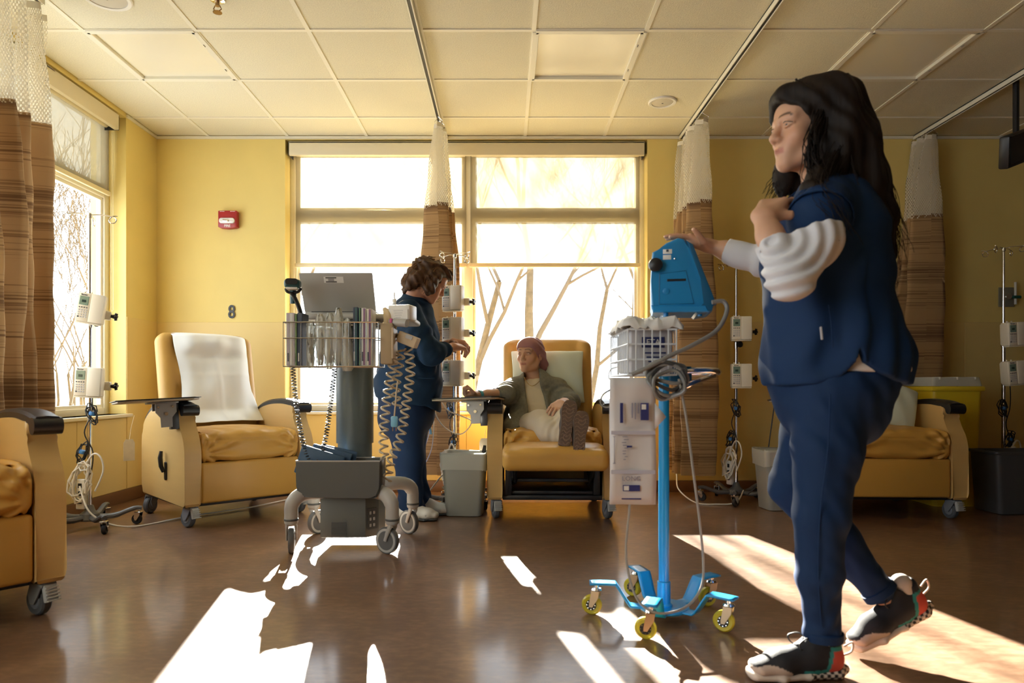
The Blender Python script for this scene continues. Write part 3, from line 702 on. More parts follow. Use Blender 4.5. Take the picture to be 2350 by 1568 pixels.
def iv_pole(label, loc, top, rz=0, join=.95, cords=True, seed=1, hooks=True, strip=True):
    r_ = thing('infusion_pole', label, 'infusion pole', (loc[0], loc[1], 0), rz, 'chrome infusion poles')
    MB().cyl((0,0,.10), (0,0,join), .0125, n=16).build('lower_tube', M_chrome, r_)
    MB().cyl((0,0,join-.02), (0,0,top), .008, n=14).build('upper_tube', M_chrome, r_)
    MB().lathe([(.0125, -.03), (.017, -.028), (.017, .03), (.009, .034)], (0,0,join), n=16).build('collar', M_chrome, r_)
    MB().cyl((.012, 0, join), (.032, 0, join), .006).lathe([(.018, .03), (.022, .034), (.022, .044), (.015, .048)], (0, 0, join), (1,0,0), 16).build('collar_knob', M_black, r_)
    MB().lathe([(.05, .045), (.055, .055), (.05, .085), (.03, .10), (.02, .13), (.0135, .135)], n=24).build('hub', M_leg, r_)
    for k in range(5):
        a = 2*PI*k/5+.5; d = Vector((math.cos(a), math.sin(a), 0))
        MB().tube(bez([d*.03+Vector((0,0,.065)), d*.12+Vector((0,0,.062)), d*.19+Vector((0,0,.085)), d*.235+Vector((0,0,.098)), d*.265+Vector((0,0,.094))], 4), [.02]*6+[.017]*6+[.015]*5, 10, flat=.8).build('leg', M_leg, r_)
        small_caster(r_, d.x*.25, d.y*.25, a+1)
    if hooks:
        for k in range(4):
            a = 2*PI*k/4+.35; d = Vector((math.cos(a), math.sin(a), 0)); p = Vector((-d.y, d.x, 0)); z = Vector((0,0,1))
            o = Vector((0,0,top))
            MB().tube(bez([o, o+d*.05+z*.006, o+d*.11, o+d*.135-z*.012, o+d*.128-z*.034, o+d*.108-z*.038, o+d*.098-z*.022, o+d*.115+z*.002+p*.006, o+d*.14+z*.006+p*.008], 5), .0032, 6).build('hook', M_chrome, r_)
        MB().lathe([(.009, -.02), (.013, -.016), (.013, .006), (.006, .012), (.001, .013)], (0,0,top), n=16).build('cap', M_chrome, r_)
    if strip:
        q = bpy.data.objects.new('power_strip', None); COL.objects.link(q); q.parent = r_; q.location = (-.03, -.028, .20)
        MB().box((0,0,0), (.05, .03, .17), .006).build('strip_body', M_white, q)
        for k in range(3): MB().box((0, -.016, .05-.045*k), (.022, .003, .026), .002, 1).build('socket', M_black, q)
    if cords:
        for j, (z, sd) in enumerate(((.66, 3), (.44, 5))):
            cc = (.028*(1 if (seed+j) % 2 else -1), -.022, z)
            MB().tube(coil(cc, .045, 4, .055, .35*(1 if j else -1), .0035, seed*7+sd), .0035, 6).build('black_cable_coil', M_cordb, r_)
            MB().lathe([(.016, -.010), (.018, 0), (.016, .010)], cc, (.3, 0, 1), 14).build('cable_tie', M_tie, r_)
        MB().tube(bez([(.02, -.02, .92), (.03, -.025, .78), (.026, -.025, .66), (-.012, -.03, .55), (.03, -.02, .44), (.02, -.03, .30), (-.02, -.03, .27)], 6), .0035, 6).build('black_cable', M_cordb, r_)
        MB().tube(coil((-.01 if seed != 1 else -.02, -.055, .27), .085, 6, .095, .2, .005, seed+20, .3), .0052, 7).build('white_cord_coil', M_cordw, r_)
        MB().tube(bez([(.0, -.05, .36), (.05, -.05, .43), (.09, -.045, .41), (.10, -.04, .33), (.06, -.05, .22)], 7), .0052, 7).build('white_cord_loop', M_cordw, r_)
    return r_
# by the left window
iv_pole('chrome infusion pole at the left window with two pumps and a bundle of white cord', (-2.385, 3.97), 1.80, 0, 1.18, seed=1)
pump('white infusion pump high on the left window pole, tilted towards the corner', (-2.385, 3.97), 1.255, math.radians(22), (0, .14))
pump('white infusion pump low on the left window pole, just above the side tray', (-2.385, 3.97), .84, math.radians(14), (0, .05))
# behind the bending nurse
iv_pole('chrome infusion pole behind the bending nurse carrying three pumps', (-.337, 4.66), 1.70, -1.08, .95, seed=2, strip=False)
for z, lab in ((1.40, 'top infusion pump of the three beside the bending nurse'), (1.19, 'middle infusion pump of the three beside the bending nurse'), (.905, 'lowest infusion pump of the three beside the bending nurse')):
    pump(lab, (-.337, 4.66), z, math.radians(-20))
# right of the window, and in the dark bay
iv_pole('chrome infusion pole right of the rear window with two pumps and white cord loops', (1.643, 4.90), 1.69, -1.18, 1.11, seed=3)
pump('upper ivory infusion pump on the pole right of the window', (1.643, 4.90), 1.22, math.radians(-8))
pump('lower ivory infusion pump on the pole right of the window', (1.643, 4.90), .89, math.radians(-8))
iv_pole('chrome infusion pole at the far right in front of the dark wall', (3.54, 4.90), 1.79, .2, 1.12, seed=4)
pump('upper infusion pump on the far right pole', (3.54, 4.90), 1.18, math.radians(4), (0, -.04))
pump('lower infusion pump on the far right pole', (3.54, 4.90), .91, math.radians(4), (0, -.08))
tag(MB().tube(bez([P(1785, 870, 4.75), P(1777, 930, 4.75), P(1766, 1010, 4.75), P(1757, 1070, 4.74), P(1742, 1110, 4.72), P(1716, 1135, 4.72)], 6), .004, 6).build('black_cable', M_cordb), 'black cable hanging down beside the waste bin behind the walking nurse', 'cable')
# tubing from the patient pumps
M_tube = thin('clear_tubing', (.85, .87, .86), .25, .2)
r_ = thing('infusion_tubing', 'clear infusion tubing looping from the pumps towards the patient', 'tubing', (-.337, 4.60, 0))
MB().tube(bez([(-.06, -.05, .98), (-.10, -.06, .80), (-.12, -.08, .66), (-.06, -.08, .55), (.05, -.06, .50), (.12, -.05, .58), (.05, -.06, .62), (-.04, -.06, .66), (-.10, -.05, .76)], 8), .004, 7).build('line', M_cordw, r_)
MB().tube(bez([(-.14, -.05, .74), (-.18, -.06, .62), (-.15, -.07, .55), (-.19, -.06, .40), (-.23, -.05, .28), (-.19, -.05, .30), (-.14, -.06, .42), (-.13, -.05, .62), (-.16, -.05, .75)], 8), .003, 7).build('drip_line', M_tube, r_)
MB().cyl((-.155, -.07, .56), (-.145, -.07, .50), .008, n=10).build('clamp', mat('clear_blue', (.25, .55, .75), .4), r_)
MB().cyl((-.225, -.05, .285), (-.21, -.05, .245), .008, n=10).build('connector', mat('clear_blue'), r_)
# mains leads on the floor
for nm, lab, pts in (('mains_cable', 'white mains cable running from the left pole under the recliner', [(-2.40, 3.9, .25), (-2.30, 3.85, .10), (-2.15, 3.95, .012), (-1.95, 4.3, .008), (-1.7, 4.6, .008), (-1.55, 4.9, .008)]),
                     ('mains_cable', 'white mains cable curving over the floor below the striped curtain right of the window', [(1.66, 4.80, .09), (1.58, 4.72, .02), (1.45, 4.72, .008), (1.32, 4.78, .010), (1.24, 4.92, .08), (1.27, 5.10, .16), (1.30, 5.29, .20)]),
                     ('mains_cable', 'white mains cable behind the grey waste bin', [(-.30, 4.62, .3), (-.40, 4.50, .24), (-.50, 4.50, .12), (-.57, 4.55, .06), (-.62, 4.8, .008), (-.7, 5.2, .008)])):
    tag(MB().tube(bez(pts, 8), .0048, 7).build(nm, M_cordw), lab, 'cable')
# ================================================================ privacy curtains and their tracks
def fabric_mat():
    m = bpy.data.materials.new('striped_curtain'); m.use_nodes = True; nt = m.node_tree; b = nt.nodes['Principled BSDF']; N = nt.nodes.new; L = nt.links.new
    uv = N('ShaderNodeUVMap'); mp = N('ShaderNodeMapping'); mp.inputs['Scale'].default_value = (.5, 95, 1); L(uv.outputs[0], mp.inputs[0])
    n = N('ShaderNodeTexNoise'); n.inputs['Scale'].default_value = 1; n.inputs['Detail'].default_value = 3; L(mp.outputs[0], n.inputs['Vector'])
    mp2 = N('ShaderNodeMapping'); mp2.inputs['Scale'].default_value = (.25, 7, 1); L(uv.outputs[0], mp2.inputs[0])
    n2 = N('ShaderNodeTexNoise'); n2.inputs['Scale'].default_value = 1; n2.inputs['Detail'].default_value = 1; L(mp2.outputs[0], n2.inputs['Vector'])
    mp3 = N('ShaderNodeMapping'); mp3.inputs['Scale'].default_value = (9, 0, 0); L(uv.outputs[0], mp3.inputs[0])
    ad = N('ShaderNodeMath'); ad.operation = 'ADD'; L(n.outputs[0], ad.inputs[0]); L(n2.outputs[0], ad.inputs[1])
    cr = N('ShaderNodeValToRGB'); e = cr.color_ramp.elements; e[0].position = .80; e[0].color = (.20, .11, .05, 1); e[1].position = 1.22; e[1].color = (.62, .44, .22, 1)
    x = e.new(.98); x.color = (.36, .22, .10, 1); x = e.new(1.0-.9+.98); x.color = (.48, .31, .145, 1)
    ml = N('ShaderNodeMath'); ml.operation = 'MULTIPLY'; ml.inputs[1].default_value = 1.0; L(ad.outputs[0], ml.inputs[0]); L(ml.outputs[0], cr.inputs[0])
    L(cr.outputs[0], b.inputs['Base Color']); b.inputs['Roughness'].default_value = .8; b.inputs['Sheen Weight'].default_value = .15
    bu = N('ShaderNodeBump'); bu.inputs['Strength'].default_value = .25; bu.inputs['Distance'].default_value = .002; L(n.outputs[0], bu.inputs['Height']); L(bu.outputs[0], b.inputs['Normal'])
    tl = N('ShaderNodeBsdfTranslucent'); L(cr.outputs[0], tl.inputs[0]); mx = N('ShaderNodeMixShader'); mx.inputs[0].default_value = .3
    L(b.outputs[0], mx.inputs[1]); L(tl.outputs[0], mx.inputs[2]); L(mx.outputs[0], nt.nodes['Material Output'].inputs[0]); return m
def net_mat():
    m = bpy.data.materials.new('curtain_netting'); m.use_nodes = True; nt = m.node_tree; b = nt.nodes['Principled BSDF']; N = nt.nodes.new; L = nt.links.new
    b.inputs['Base Color'].default_value = (.82, .77, .64, 1); b.inputs['Roughness'].default_value = .8
    uv = N('ShaderNodeUVMap'); sp = N('ShaderNodeSeparateXYZ'); L(uv.outputs[0], sp.inputs[0]); w_ = []
    for k, per in ((0, .022), (1, .026)):
        a = N('ShaderNodeMath'); a.operation = 'MULTIPLY'; a.inputs[1].default_value = 2*PI/per; L(sp.outputs[k], a.inputs[0])
        c = N('ShaderNodeMath'); c.operation = 'COSINE'; L(a.outputs[0], c.inputs[0]); w_.append(c)
    p = N('ShaderNodeMath'); p.operation = 'MULTIPLY'; L(w_[0].outputs[0], p.inputs[0]); L(w_[1].outputs[0], p.inputs[1])
    g = N('ShaderNodeMath'); g.operation = 'GREATER_THAN'; g.inputs[1].default_value = .08; L(p.outputs[0], g.inputs[0])
    tr = N('ShaderNodeBsdfTransparent'); tl = N('ShaderNodeBsdfTranslucent'); tl.inputs[0].default_value = (.82, .77, .64, 1)
    m1 = N('ShaderNodeMixShader'); m1.inputs[0].default_value = .35; L(b.outputs[0], m1.inputs[1]); L(tl.outputs[0], m1.inputs[2])
    mx = N('ShaderNodeMixShader'); L(g.outputs[0], mx.inputs[0]); L(m1.outputs[0], mx.inputs[1]); L(tr.outputs[0], mx.inputs[2]); L(mx.outputs[0], nt.nodes['Material Output'].inputs[0]); return m
M_fab = fabric_mat(); M_net = net_mat(); M_hem = mat('curtain_hem', (.80, .75, .62), .8)
def sheet_uv(name, G, m, parent, us, vs):
    mb = MB().grid(G); o = mb.build(name, m, parent, smooth=180, fix=False); me = o.data; lay = me.uv_layers.new(name='UVMap'); nb = len(G[0])
    vi = np.zeros(len(me.loops), np.int32); me.loops.foreach_get('vertex_index', vi)
    uvs = np.stack([np.array(us)[vi % nb], np.array(vs)[vi // nb]], 1); lay.data.foreach_set('uv', uvs.astype(np.float32).ravel()); return o
def curtain(label, x0, ya, yb, amp_t, amp_b, folds, zt=2.655, zm=2.07, zb=.19, seed=1, lean=0, flare=1.0, nv=40, wrap=0):
    rd = random.Random(seed); r_ = thing('privacy_curtain', label, 'curtain', (x0, (ya+yb)/2, 0), 0, 'privacy curtains')
    NU = folds*14+1; ph = [rd.uniform(.75, 1.25) for _ in range(folds*2+2)]; ym = (ya+yb)/2
    def pt(u, z):
        q = u*folds*2; i = int(q); fr = q-i; s = -1 if i % 2 else 1
        w_ = math.sin(fr*PI)*s*ph[min(i, len(ph)-1)]
        hv = (zt-z)/(zt-zb); am = amp_t+(amp_b-amp_t)*min(1, max(0, hv)*1.9)**.8
        sp = 1+(flare-1)*hv
        y = ym+(ya-ym+(yb-ya)*u)*sp+.012*math.sin(z*5+u*20)
        return Vector((x0+lean*hv+am*w_+.010*math.sin(z*3.1+u*11+seed)+.004*math.sin(z*17+u*40), y, z))-Vector((x0, ym, 0))
    us = []; L_ = 0; pv = None
    for i in range(NU):
        p = pt(i/(NU-1), (zm+zb)/2); L_ += (p-pv).length if pv else 0; pv = p; us.append(L_)
    def part(nm, a, b_, n, m):
        zs = [a+(b_-a)*k/n for k in range(n+1)]
        sheet_uv(nm, [[pt(i/(NU-1), z-(.03*(i/(NU-1)-.5) if a < 2.1 and z == zs[0] else 0)) for i in range(NU)] for z in zs], m, r_, us, zs)
    part('netting', zt-.02, zm, 16, M_net); part('fabric', zm+.012, zb, nv, M_fab)
    part('heading_tape', zt+.006, zt-.026, 1, M_hem)
    n = folds*2
    for k in range(n+1):
        p = pt(min(.999, max(.001, (k+.5)/(n+1))), zt)
        MB().tube(bez([p+Vector((0,0,-.008)), p+Vector((.006,0,.006)), p+Vector((0,0,.022)), Vector((0, p.y, 2.702))], 4), .0016, 5).build('hook', M_chrome, r_)
    return r_
M_slot = mat('track_slot', (.03, .028, .025), .6)
for x, lab in ((-2.29, 'leftmost ceiling curtain track, above the nearest recliner'), (-.47, 'ceiling curtain track ending over the middle of the rear window'), (1.352, 'ceiling curtain track just right of the rear window'), (3.15, 'ceiling curtain track over the dark bay at right')):
    r_ = thing('curtain_track', lab, 'curtain track', (x, 2.9, 0), 0, 'ceiling curtain tracks')
    ye = .52 if x < -2 else 2.40
    MB().b2((-.015, -2.6, 2.703), (-.0085, ye, ZC-.0015), .001, 1).b2((.0085, -2.6, 2.703), (.015, ye, ZC-.0015), .001, 1).b2((-.015, -2.6, 2.730), (.015, ye, ZC-.0015)).build('rail', M_grid, r_)
    MB().b2((-.008, -2.6, 2.708), (.008, ye-.01, 2.7295)).build('slot', M_slot, r_)
curtain('striped brown curtain with net top in front of the rear window', -.465, 4.80, 5.20, .04, .14, 4, seed=3, flare=.9)
curtain('striped brown curtain with net top beside the right edge of the rear window', 1.352, 4.72, 5.24, .035, .115, 5, seed=5, flare=.75, lean=.0)
curtain('dim striped brown curtain with net top behind the walking nurse, in the dark bay', 3.13, 5.04, 5.27, .05, .15, 4, seed=9, flare=1, lean=-.10, zm=2.05)
curtain('large striped brown curtain with net top at the left frame edge', -2.27, 2.95, 3.42, .05, .115, 4, seed=12, zm=2.08, flare=1.0)
curtain('striped brown curtain added beyond the right frame edge to block window light from the dark bay', 1.352, -2.2, 1.05, .05, .06, 16, seed=21, nv=14)  # unseen curtain, added to keep window light off the right bay
# ================================================================ bins
M_bin = mat('bin_grey', (.30, .30, .28), .42); M_bind = mat('bin_dark_grey', (.09, .095, .10), .45); M_liner = thin('bin_liner', (.85, .85, .80), .35, .25, .3)
def bin_(label, loc, rz, w=.28, d=.22, h=.395, m=M_bin, liner=True, taper=.80):
    r_ = thing('waste_bin', label, 'waste bin', loc, rz, 'waste bins')
    def ring(s, z, rr=.03): return [Vector((x, y, z)) for x, y in rrect(w*s, d*s, rr, 5)]
    g = [ring(taper*.9, .0), ring(taper, .004), ring(.98, h-.02), ring(1.0, h-.02), ring(1.04, h-.012), ring(1.04, h), ring(.97, h), ring(.96, h-.03), ring(taper*.96, .012), ring(.1, .012, .001)]
    g = [q+[q[0]] for q in g]; MB().grid(g).add(ring(taper*.9, 0), [tuple(range(24))]).build('body', m, r_)
    if liner:
        rd = random.Random(3); G = []
        for z, s in ((h-.105, 1.025), (h-.08, 1.03), (h-.05, 1.05), (h-.01, 1.065), (h+.005, 1.05), (h-.002, .955), (h-.12, .90)):
            q = [Vector((p.x*(1+rd.uniform(-.006,.012)), p.y*(1+rd.uniform(-.006,.012)), z+rd.uniform(-.006,.006))) for p in ring(s, z)]; G.append(q+[q[0]])
        MB().grid(G).build('liner', M_liner, r_, smooth=180)
    return r_
bin_('grey waste bin with a clear liner beside the patient recliner', (-.252, 4.40, 0), math.radians(-4))
bin_('grey waste bin with a clear liner half hidden behind the walking nurse', (1.83, 4.60, 0), math.radians(5))
bin_('dark grey waste bin at the far right edge under the infusion pole', (3.33, 4.50, 0), .06, .46, .26, .40, M_bind, liner=False, taper=.88)
# yellow sharps cart container behind the dark recliner
r_ = thing('medical_waste_container', 'tall yellow medical waste container with a clear lid behind the dark bay recliner', 'waste container', (3.055, 4.84, 0))
M_yel = mat('container_yellow', (.75, .55, .03), .4)
def frust(a, b_, z0, z1, rr=.03):
    q = [[Vector((x, y, z)) for x, y in rrect(*s, rr, 4)] for s, z in ((a, z0), (b_, z1))]; q = [k+[k[0]] for k in q]; return MB().grid(q).add(q[0][:-1], [tuple(range(20))]).add(q[1][:-1], [tuple(range(20))])
frust((.29, .32), (.34, .38), .0, .80).build('body', M_yel, r_)
MB().b2((-.18, -.20, .78), (.18, .20, .815), .012).build('rim', M_yel, r_)
frust((.34, .38), (.32, .35), .816, .875, .02).build('lid', thin('clear_lid', (.75, .76, .70), .45, .15), r_)
for x in (-.12, 0, .12): MB().b2((x-.003, -.19, .86), (x+.003, .19, .878)).build('lid_rib', mat('lid_rib', (.55, .55, .5), .3), r_)
r_ = thing('linen_hamper', 'black folded cart panel standing behind the yellow container', 'hamper', (3.35, 5.22, 0))
MB().b2((-.09, -.04, .0), (.09, .05, .80), .02).build('bag', mat('hamper_black', (.015, .015, .02), .6), r_)
MB().tube([(-.07, 0, .79), (-.07, 0, .84), (.07, 0, .84), (.07, 0, .79)], .008).build('handle', M_black, r_)
# ================================================================ wall fittings
M_red = mat('alarm_red', (.34, .012, .02), .35); M_redt = mat('alarm_letters', (.85, .80, .78), .5)
r_ = thing('fire_alarm', 'red fire alarm strobe on the yellow wall above the numbered bay', 'fire alarm', (-2.115, Y1, 2.09))
pl = [(-.072, -.058), (-.055, -.066), (0, -.071), (.055, -.066), (.072, -.058), (.072, .06), (.066, .066), (-.066, .066), (-.072, .06)]
MB().prism(pl, T((0, -.026, 0)) @ AX_XZ, .052, .006).build('housing', M_red, r_)
MB().prism(rrect(.118, .042, .018), T((0, -.058, -.014)) @ AX_XZ, .022, .006).build('strobe_lens', mat('strobe_lens', (.75, .75, .72), .12, spec=.8), r_)
MB().box((-.005, -.066, -.014), (.05, .012, .018), .004).build('flash_tube', M_chrome, r_)
text('fire_lettering', 'FIRE', .026, M_redt, r_, T((0, -.0535, -.052)) @ R(PI/2, 'X'), .0006, .0006)
for s in (-1, 1): MB().b2((s*.04-.018, -.0535, .057), (s*.04+.018, -.052, .060)).build('sounder_slot', M_redt, r_)
o = text('bay_number', '8', .145, mat('number_black', (.02, .025, .03), .5), None, T((-2.10, Y1-.007, 1.382)) @ R(PI/2, 'X'), .003, .0012, sx=.80); tag(o, 'dark numeral eight on the yellow wall above the recliner', 'number')
r_ = thing('gas_outlet', 'medical gas outlet plate with flowmeter on the dark right wall', 'wall outlet', (3.86, Y1-.001, 1.50))
MB().b2((-.06, -.012, -.075), (.06, 0, .075), .004).build('plate', mat('outlet_plate', (.30, .30, .24), .3, metal=.4), r_)
MB().cyl((-.01, -.012, 0), (-.01, -.05, 0), .022).build('socket', M_chrome, r_)
MB().cyl((.045, -.04, -.06), (.045, -.04, .11), .009).build('flow_tube', M_tube, r_); MB().cyl((.02, -.05, -.005), (.075, -.05, -.005), .012).build('valve_knob', mat('valve_green', (.02, .12, .09), .4), r_)
r_ = thing('wall_television', 'small black screen on a ceiling arm at the right frame edge', 'television', (2.98, 4.12, 2.28), math.radians(28))
MB().box((.20, 0, 0), (.44, .06, .19), .012, rx=.2, ry=-.35).build('cabinet', M_black, r_)
MB().box((.20, -.031, .003), (.41, .004, .165), .002, 1, rx=.2, ry=-.35).build('screen', mat('dark_screen', (.01, .01, .012), .15), r_)
MB().tube([(.30, .02, .0), (.30, .08, .10), (.30, .08, ZC-2.28)], .018, 10).build('arm', M_black, r_)
# ================================================================ computer workstation cart
M_cg = mat('cart_light_grey', (.42, .41, .39), .42); M_cd = mat('cart_dark_grey', (.075, .08, .08), .45); M_col = mat('cart_column', (.085, .11, .115), .36)
M_box = mat('cart_battery_grey', (.11, .12, .115), .5); M_rimw = mat('wheel_rim_light', (.48, .48, .46), .45); M_wheel = mat('cart_wheel_grey', (.11, .115, .12), .55)
CR = Vector((-.78, 3.60, 0))
r_ = thing('workstation_cart', 'grey wheeled computer workstation cart with column, lower tray and wire basket', 'medical cart', CR)
def cart_caster(x, y, rz):
    c = bpy.data.objects.new('caster', None); COL.objects.link(c); c.parent = r_; c.location = (x, y, 0); c.rotation_euler = (0, 0, rz); c.empty_display_size = .03
    r = .066
    MB().lathe([(r-.008, -.013), (r-.002, -.012), (r, -.006), (r, .006), (r-.002, .012), (r-.008, .013)], (0, .03, r), (1,0,0), 36).build('tyre', M_wheel, c)
    MB().lathe([(.02, -.012), (r-.018, -.014), (r-.008, -.0135), (r-.008, .0135), (r-.018, .014), (.02, .012)], (0, .03, r), (1,0,0), 36).build('rim', M_rimw, c)
    MB().lathe([(.001, -.016), (r-.020, -.015), (r-.018, -.010), (r-.018, .010), (r-.020, .015), (.001, .016)], (0, .03, r), (1,0,0), 32).build('disc', M_wheel, c)
    f = MB()
    for s in (-1, 1): f.tube(bez([(s*.016, 0, .165), (s*.021, .0, .135), (s*.0215, .016, .10), (s*.0215, .028, r)], 4), [.014]*5+[.012]*4+[.010]*4, 8, flat=.55)
    f.lathe([(.02, .14), (.03, .15), (.03, .165), (.02, .17)], n=20).build('fork', M_cg, c)
for x, y, a in ((-.255, -.25, .25), (.235, -.25, 1.05), (.275, .20, .9), (-.27, .20, -.6)):
    sx = 1 if x > 0 else -1; sy = 1 if y > 0 else -1
    MB().tube(bez([(sx*.06, sy*.05, .285), (sx*.13, y*.55, .292), (x*.84, y*.86, .285), (x*.985, y*.99, .245), (x, y, .19), (x, y, .155)], 5), [.038]*8+[.036]*8+[.033]*10, 14).build('leg', M_cg, r_)
    MB().lathe([(.0335, .165), (.035, .168), (.035, .172), (.0335, .175)], (x, y, 0), n=20).build('leg_seam', M_cd, r_)
    cart_caster(x, y, a)
b = MB(); b.prism([(-.14, -.15), (.085, -.15), (.14, -.09), (.14, .10), (-.14, .10)], T((0, 0, .165)), .215, .008, 2); b.build('battery_box', M_box, r_)
for k in range(9): MB().b2((-.085, -.1535, .072+.0075*k), (-.01, -.150, .0755+.0075*k)).build('vent_slat', M_cd, r_)
MB().prism(rrect(.062, .105, .006), T((.114, -.122, .15)) @ R(math.radians(47.5), 'Z') @ AX_XZ, .003).build('socket_panel', M_cd, r_)
for j in range(2):
    for k in range(3): MB().box((.1145+(-.011+.022*j)*.68, -.1245+(-.011+.022*j)*.73, .118+.031*k), (.012, .004, .016), .002, 1, rz=math.radians(47.5)).build('power_socket', M_cg, r_)
# tray with rounded lower corners
tr = MB(); pr = [(-.233, .452), (-.230, .33), (-.215, .295), (-.18, .278), (.12, .272), (.155, .285), (.170, .32), (.174, .452)]
for yy in (-.245, -.085): tr.prism(pr, T((0, yy, 0)) @ AX_XZ, .005, .001, 1)
pp = bez([(a, 0, b_) for a, b_ in pr], 4); G = [[Vector((p.x, yv, p.z)) for p in pp] for yv in (-.245, -.085)]
tr.grid(G).build('storage_tray', M_cd, r_, solid=.003)
MB().tube([(-.233, -.247, .452), (.174, -.247, .452), (.174, -.083, .452), (-.233, -.083, .452)], .004, 6, closed=True).build('tray_rim', M_cg, r_)
MB().b2((-.19, -.11, .265), (.15, .13, .283), .006).build('base_plate', M_cg, r_)
def ovalcol(rx, ry, z0, z1): 
    q = [[Vector((rx*math.cos(a), ry*math.sin(a), z)) for a in [2*PI*k/32 for k in range(33)]] for z in (z0, z1)]; return MB().grid(q).add(q[0][:-1], [tuple(range(32))]).add(q[1][:-1], [tuple(range(32))])
ovalcol(.088, .075, .28, .53).build('inner_column', M_col, r_); ovalcol(.096, .083, .522, 1.15).build('outer_column', M_col, r_)
MB().b2((-.26, -.10, 1.155), (.30, .34, 1.185), .012, 3).build('work_surface', mat('work_surface', (.50, .49, .46), .4), r_)
MB().b2((-.12, -.10, 1.12), (.14, .12, 1.155), .008).build('top_bracket', M_cd, r_)
# wire basket
M_wire = mat('basket_wire', (.45, .43, .38), .25, metal=1); bk = MB(); bx0, bx1, by0, by1, bz0, bz1 = -.286, .172, -.275, -.105, .912, 1.125
for z in (bz0, (bz0+bz1)/2+.03, bz1): bk.tube([(bx0, by0, z), (bx1, by0, z), (bx1, by1, z), (bx0, by1, z)], .0034 if z > 1.1 else .0028, 6, closed=True)
for k in range(17):
    x = bx0+(bx1-bx0)*k/16; bk.tube([(x, by0, bz1), (x, by0, bz0), (x, by1, bz0), (x, by1, bz1)], .0017, 5)
for k in range(1, 5):
    y = by0+(by1-by0)*k/5; bk.tube([(bx0, y, bz1), (bx0, y, bz0), (bx1, y, bz0), (bx1, y, bz1)], .0017, 5)
o = bk.build('wire_basket', M_wire, r_); o['label'] = 'thin chrome wire basket'; o['kind'] = 'stuff'
MB().tube([(bx0+.05, by1, bz1), (bx0+.05, by1+.03, bz1+.03), (bx0+.05, by1+.05, 1.16)], .004, 6).build('basket_hanger', M_wire, r_); MB().tube([(bx1-.05, by1, bz1), (bx1-.05, by1+.03, bz1+.03), (bx1-.05, by1+.05, 1.16)], .004, 6).build('basket_hanger', M_wire, r_)
# scanner holder and scanner
MB().tube(bez([(-.215, -.20, 1.10), (-.225, -.20, 1.18), (-.25, -.20, 1.245), (-.268, -.20, 1.275)], 5), [.017]*16, 10, flat=.6).tube(bez([(-.268, -.20, 1.275), (-.290, -.20, 1.282), (-.298, -.20, 1.298)], 4), .007, 8).tube(bez([(-.268, -.20, 1.275), (-.235, -.20, 1.282), (-.222, -.20, 1.300)], 4), .007, 8).build('scanner_holder', M_black, r_)
def cpos(x, y, z): return CR+Vector((x, y, z))
s_ = thing('barcode_scanner', 'dark teal barcode scanner standing in the holder on the cart', 'scanner', cpos(-.263, -.20, 1.285), math.radians(10))
M_teal = mat('scanner_teal', (.015, .075, .085), .35)
MB().box((0, 0, .035), (.075, .10, .048), .018, 4, rx=.1).build('head', M_teal, s_)
MB().prism(rrect(.058, .030, .012), T((0, -.051, .040)) @ AX_XZ, .004, .001, 1).build('scan_window', M_black, s_)
MB().tube([(0, .01, .02), (0, .015, -.02), (0, .02, -.06)], [.018, .016, .015], 10).build('grip', M_teal, s_)
MB().box((0, -.005, .010), (.055, .08, .014), .006).build('under_trim', M_white, s_)
# laptop, lid towards us
l = thing('laptop', 'open grey laptop on the cart with its lid turned towards us', 'laptop', cpos(-.075, .06, 1.186))
M_lap = mat('laptop_grey', (.40, .39, .37), .45)
MB().box((0, .06, .012), (.37, .25, .02), .006).build('keyboard_base', M_lap, l)
lid = MB().box((0, 0, .105), (.372, .012, .215), .005).build('lid', M_lap, l); lid.location = (0, -.06, .02); lid.rotation_euler = (math.radians(30), 0, 0)
MB().box((0, .0075, .105), (.34, .002, .185)).build('display', mat('laptop_display', (.02, .02, .025), .2), lid)
lb = MB().box((-.012, -.007, .178), (.10, .0015, .034), .0005, 1).build('asset_label', mat('label_white', (.80, .79, .74), .6), lid)
for zz, ww in ((.189, .055), (.181, .03), (.174, .03), (.167, .055)): MB().box((-.025, -.0082, zz), (ww, .0006, .003 if ww < .05 else .005)).build('print_line', M_black, lb)
MB().cyl((-.15, -.06, .02), (.15, -.06, .02), .007).build('hinge', M_cd, l)
# things standing in the basket
CART = {'lav': (.52, .46, .50), 'green': (.16, .26, .09), 'navy': (.02, .03, .06), 'cream': (.70, .65, .52), 'purple': (.26, .13, .26), 'white': (.72, .71, .66), 'teal': (.03, .09, .10)}
def carton(lab, x, w, z1, body, stripe=None, d=.11):
    t_ = thing('supply_carton', lab, 'carton', cpos(x, -.20, .916), 0, 'supply cartons in the cart basket'); h = z1-.916
    MB().box((0, 0, h/2), (w-.002, d, h), .0015, 1).build('box', mat('carton_'+body, CART[body], .5, var=.08, vscale=20), t_)
    if stripe: MB().box((w*.12, -d/2-.0008, h/2), (w*.35, .001, h*.98)).build('stripe', mat('carton_'+stripe, CART[stripe], .5, var=.08, vscale=20), t_)
    MB().box((-w*.2, -d/2-.0012, h*.16), (w*.22, .001, h*.16)).build('side_print', mat('carton_navy', CART['navy'], .5) if body != 'navy' else mat('carton_white', CART['white'], .5), t_)
    return t_
carton('pale lavender carton standing at the left end of the cart basket', -.258, .042, 1.172, 'lav', 'white')
carton('slim green carton beside the lavender one in the cart basket', -.231, .010, 1.168, 'green')
carton('navy carton beside the slim green one in the cart basket', -.212, .026, 1.172, 'navy')
carton('navy carton in the right half of the cart basket', .058, .026, 1.200, 'navy', 'teal')
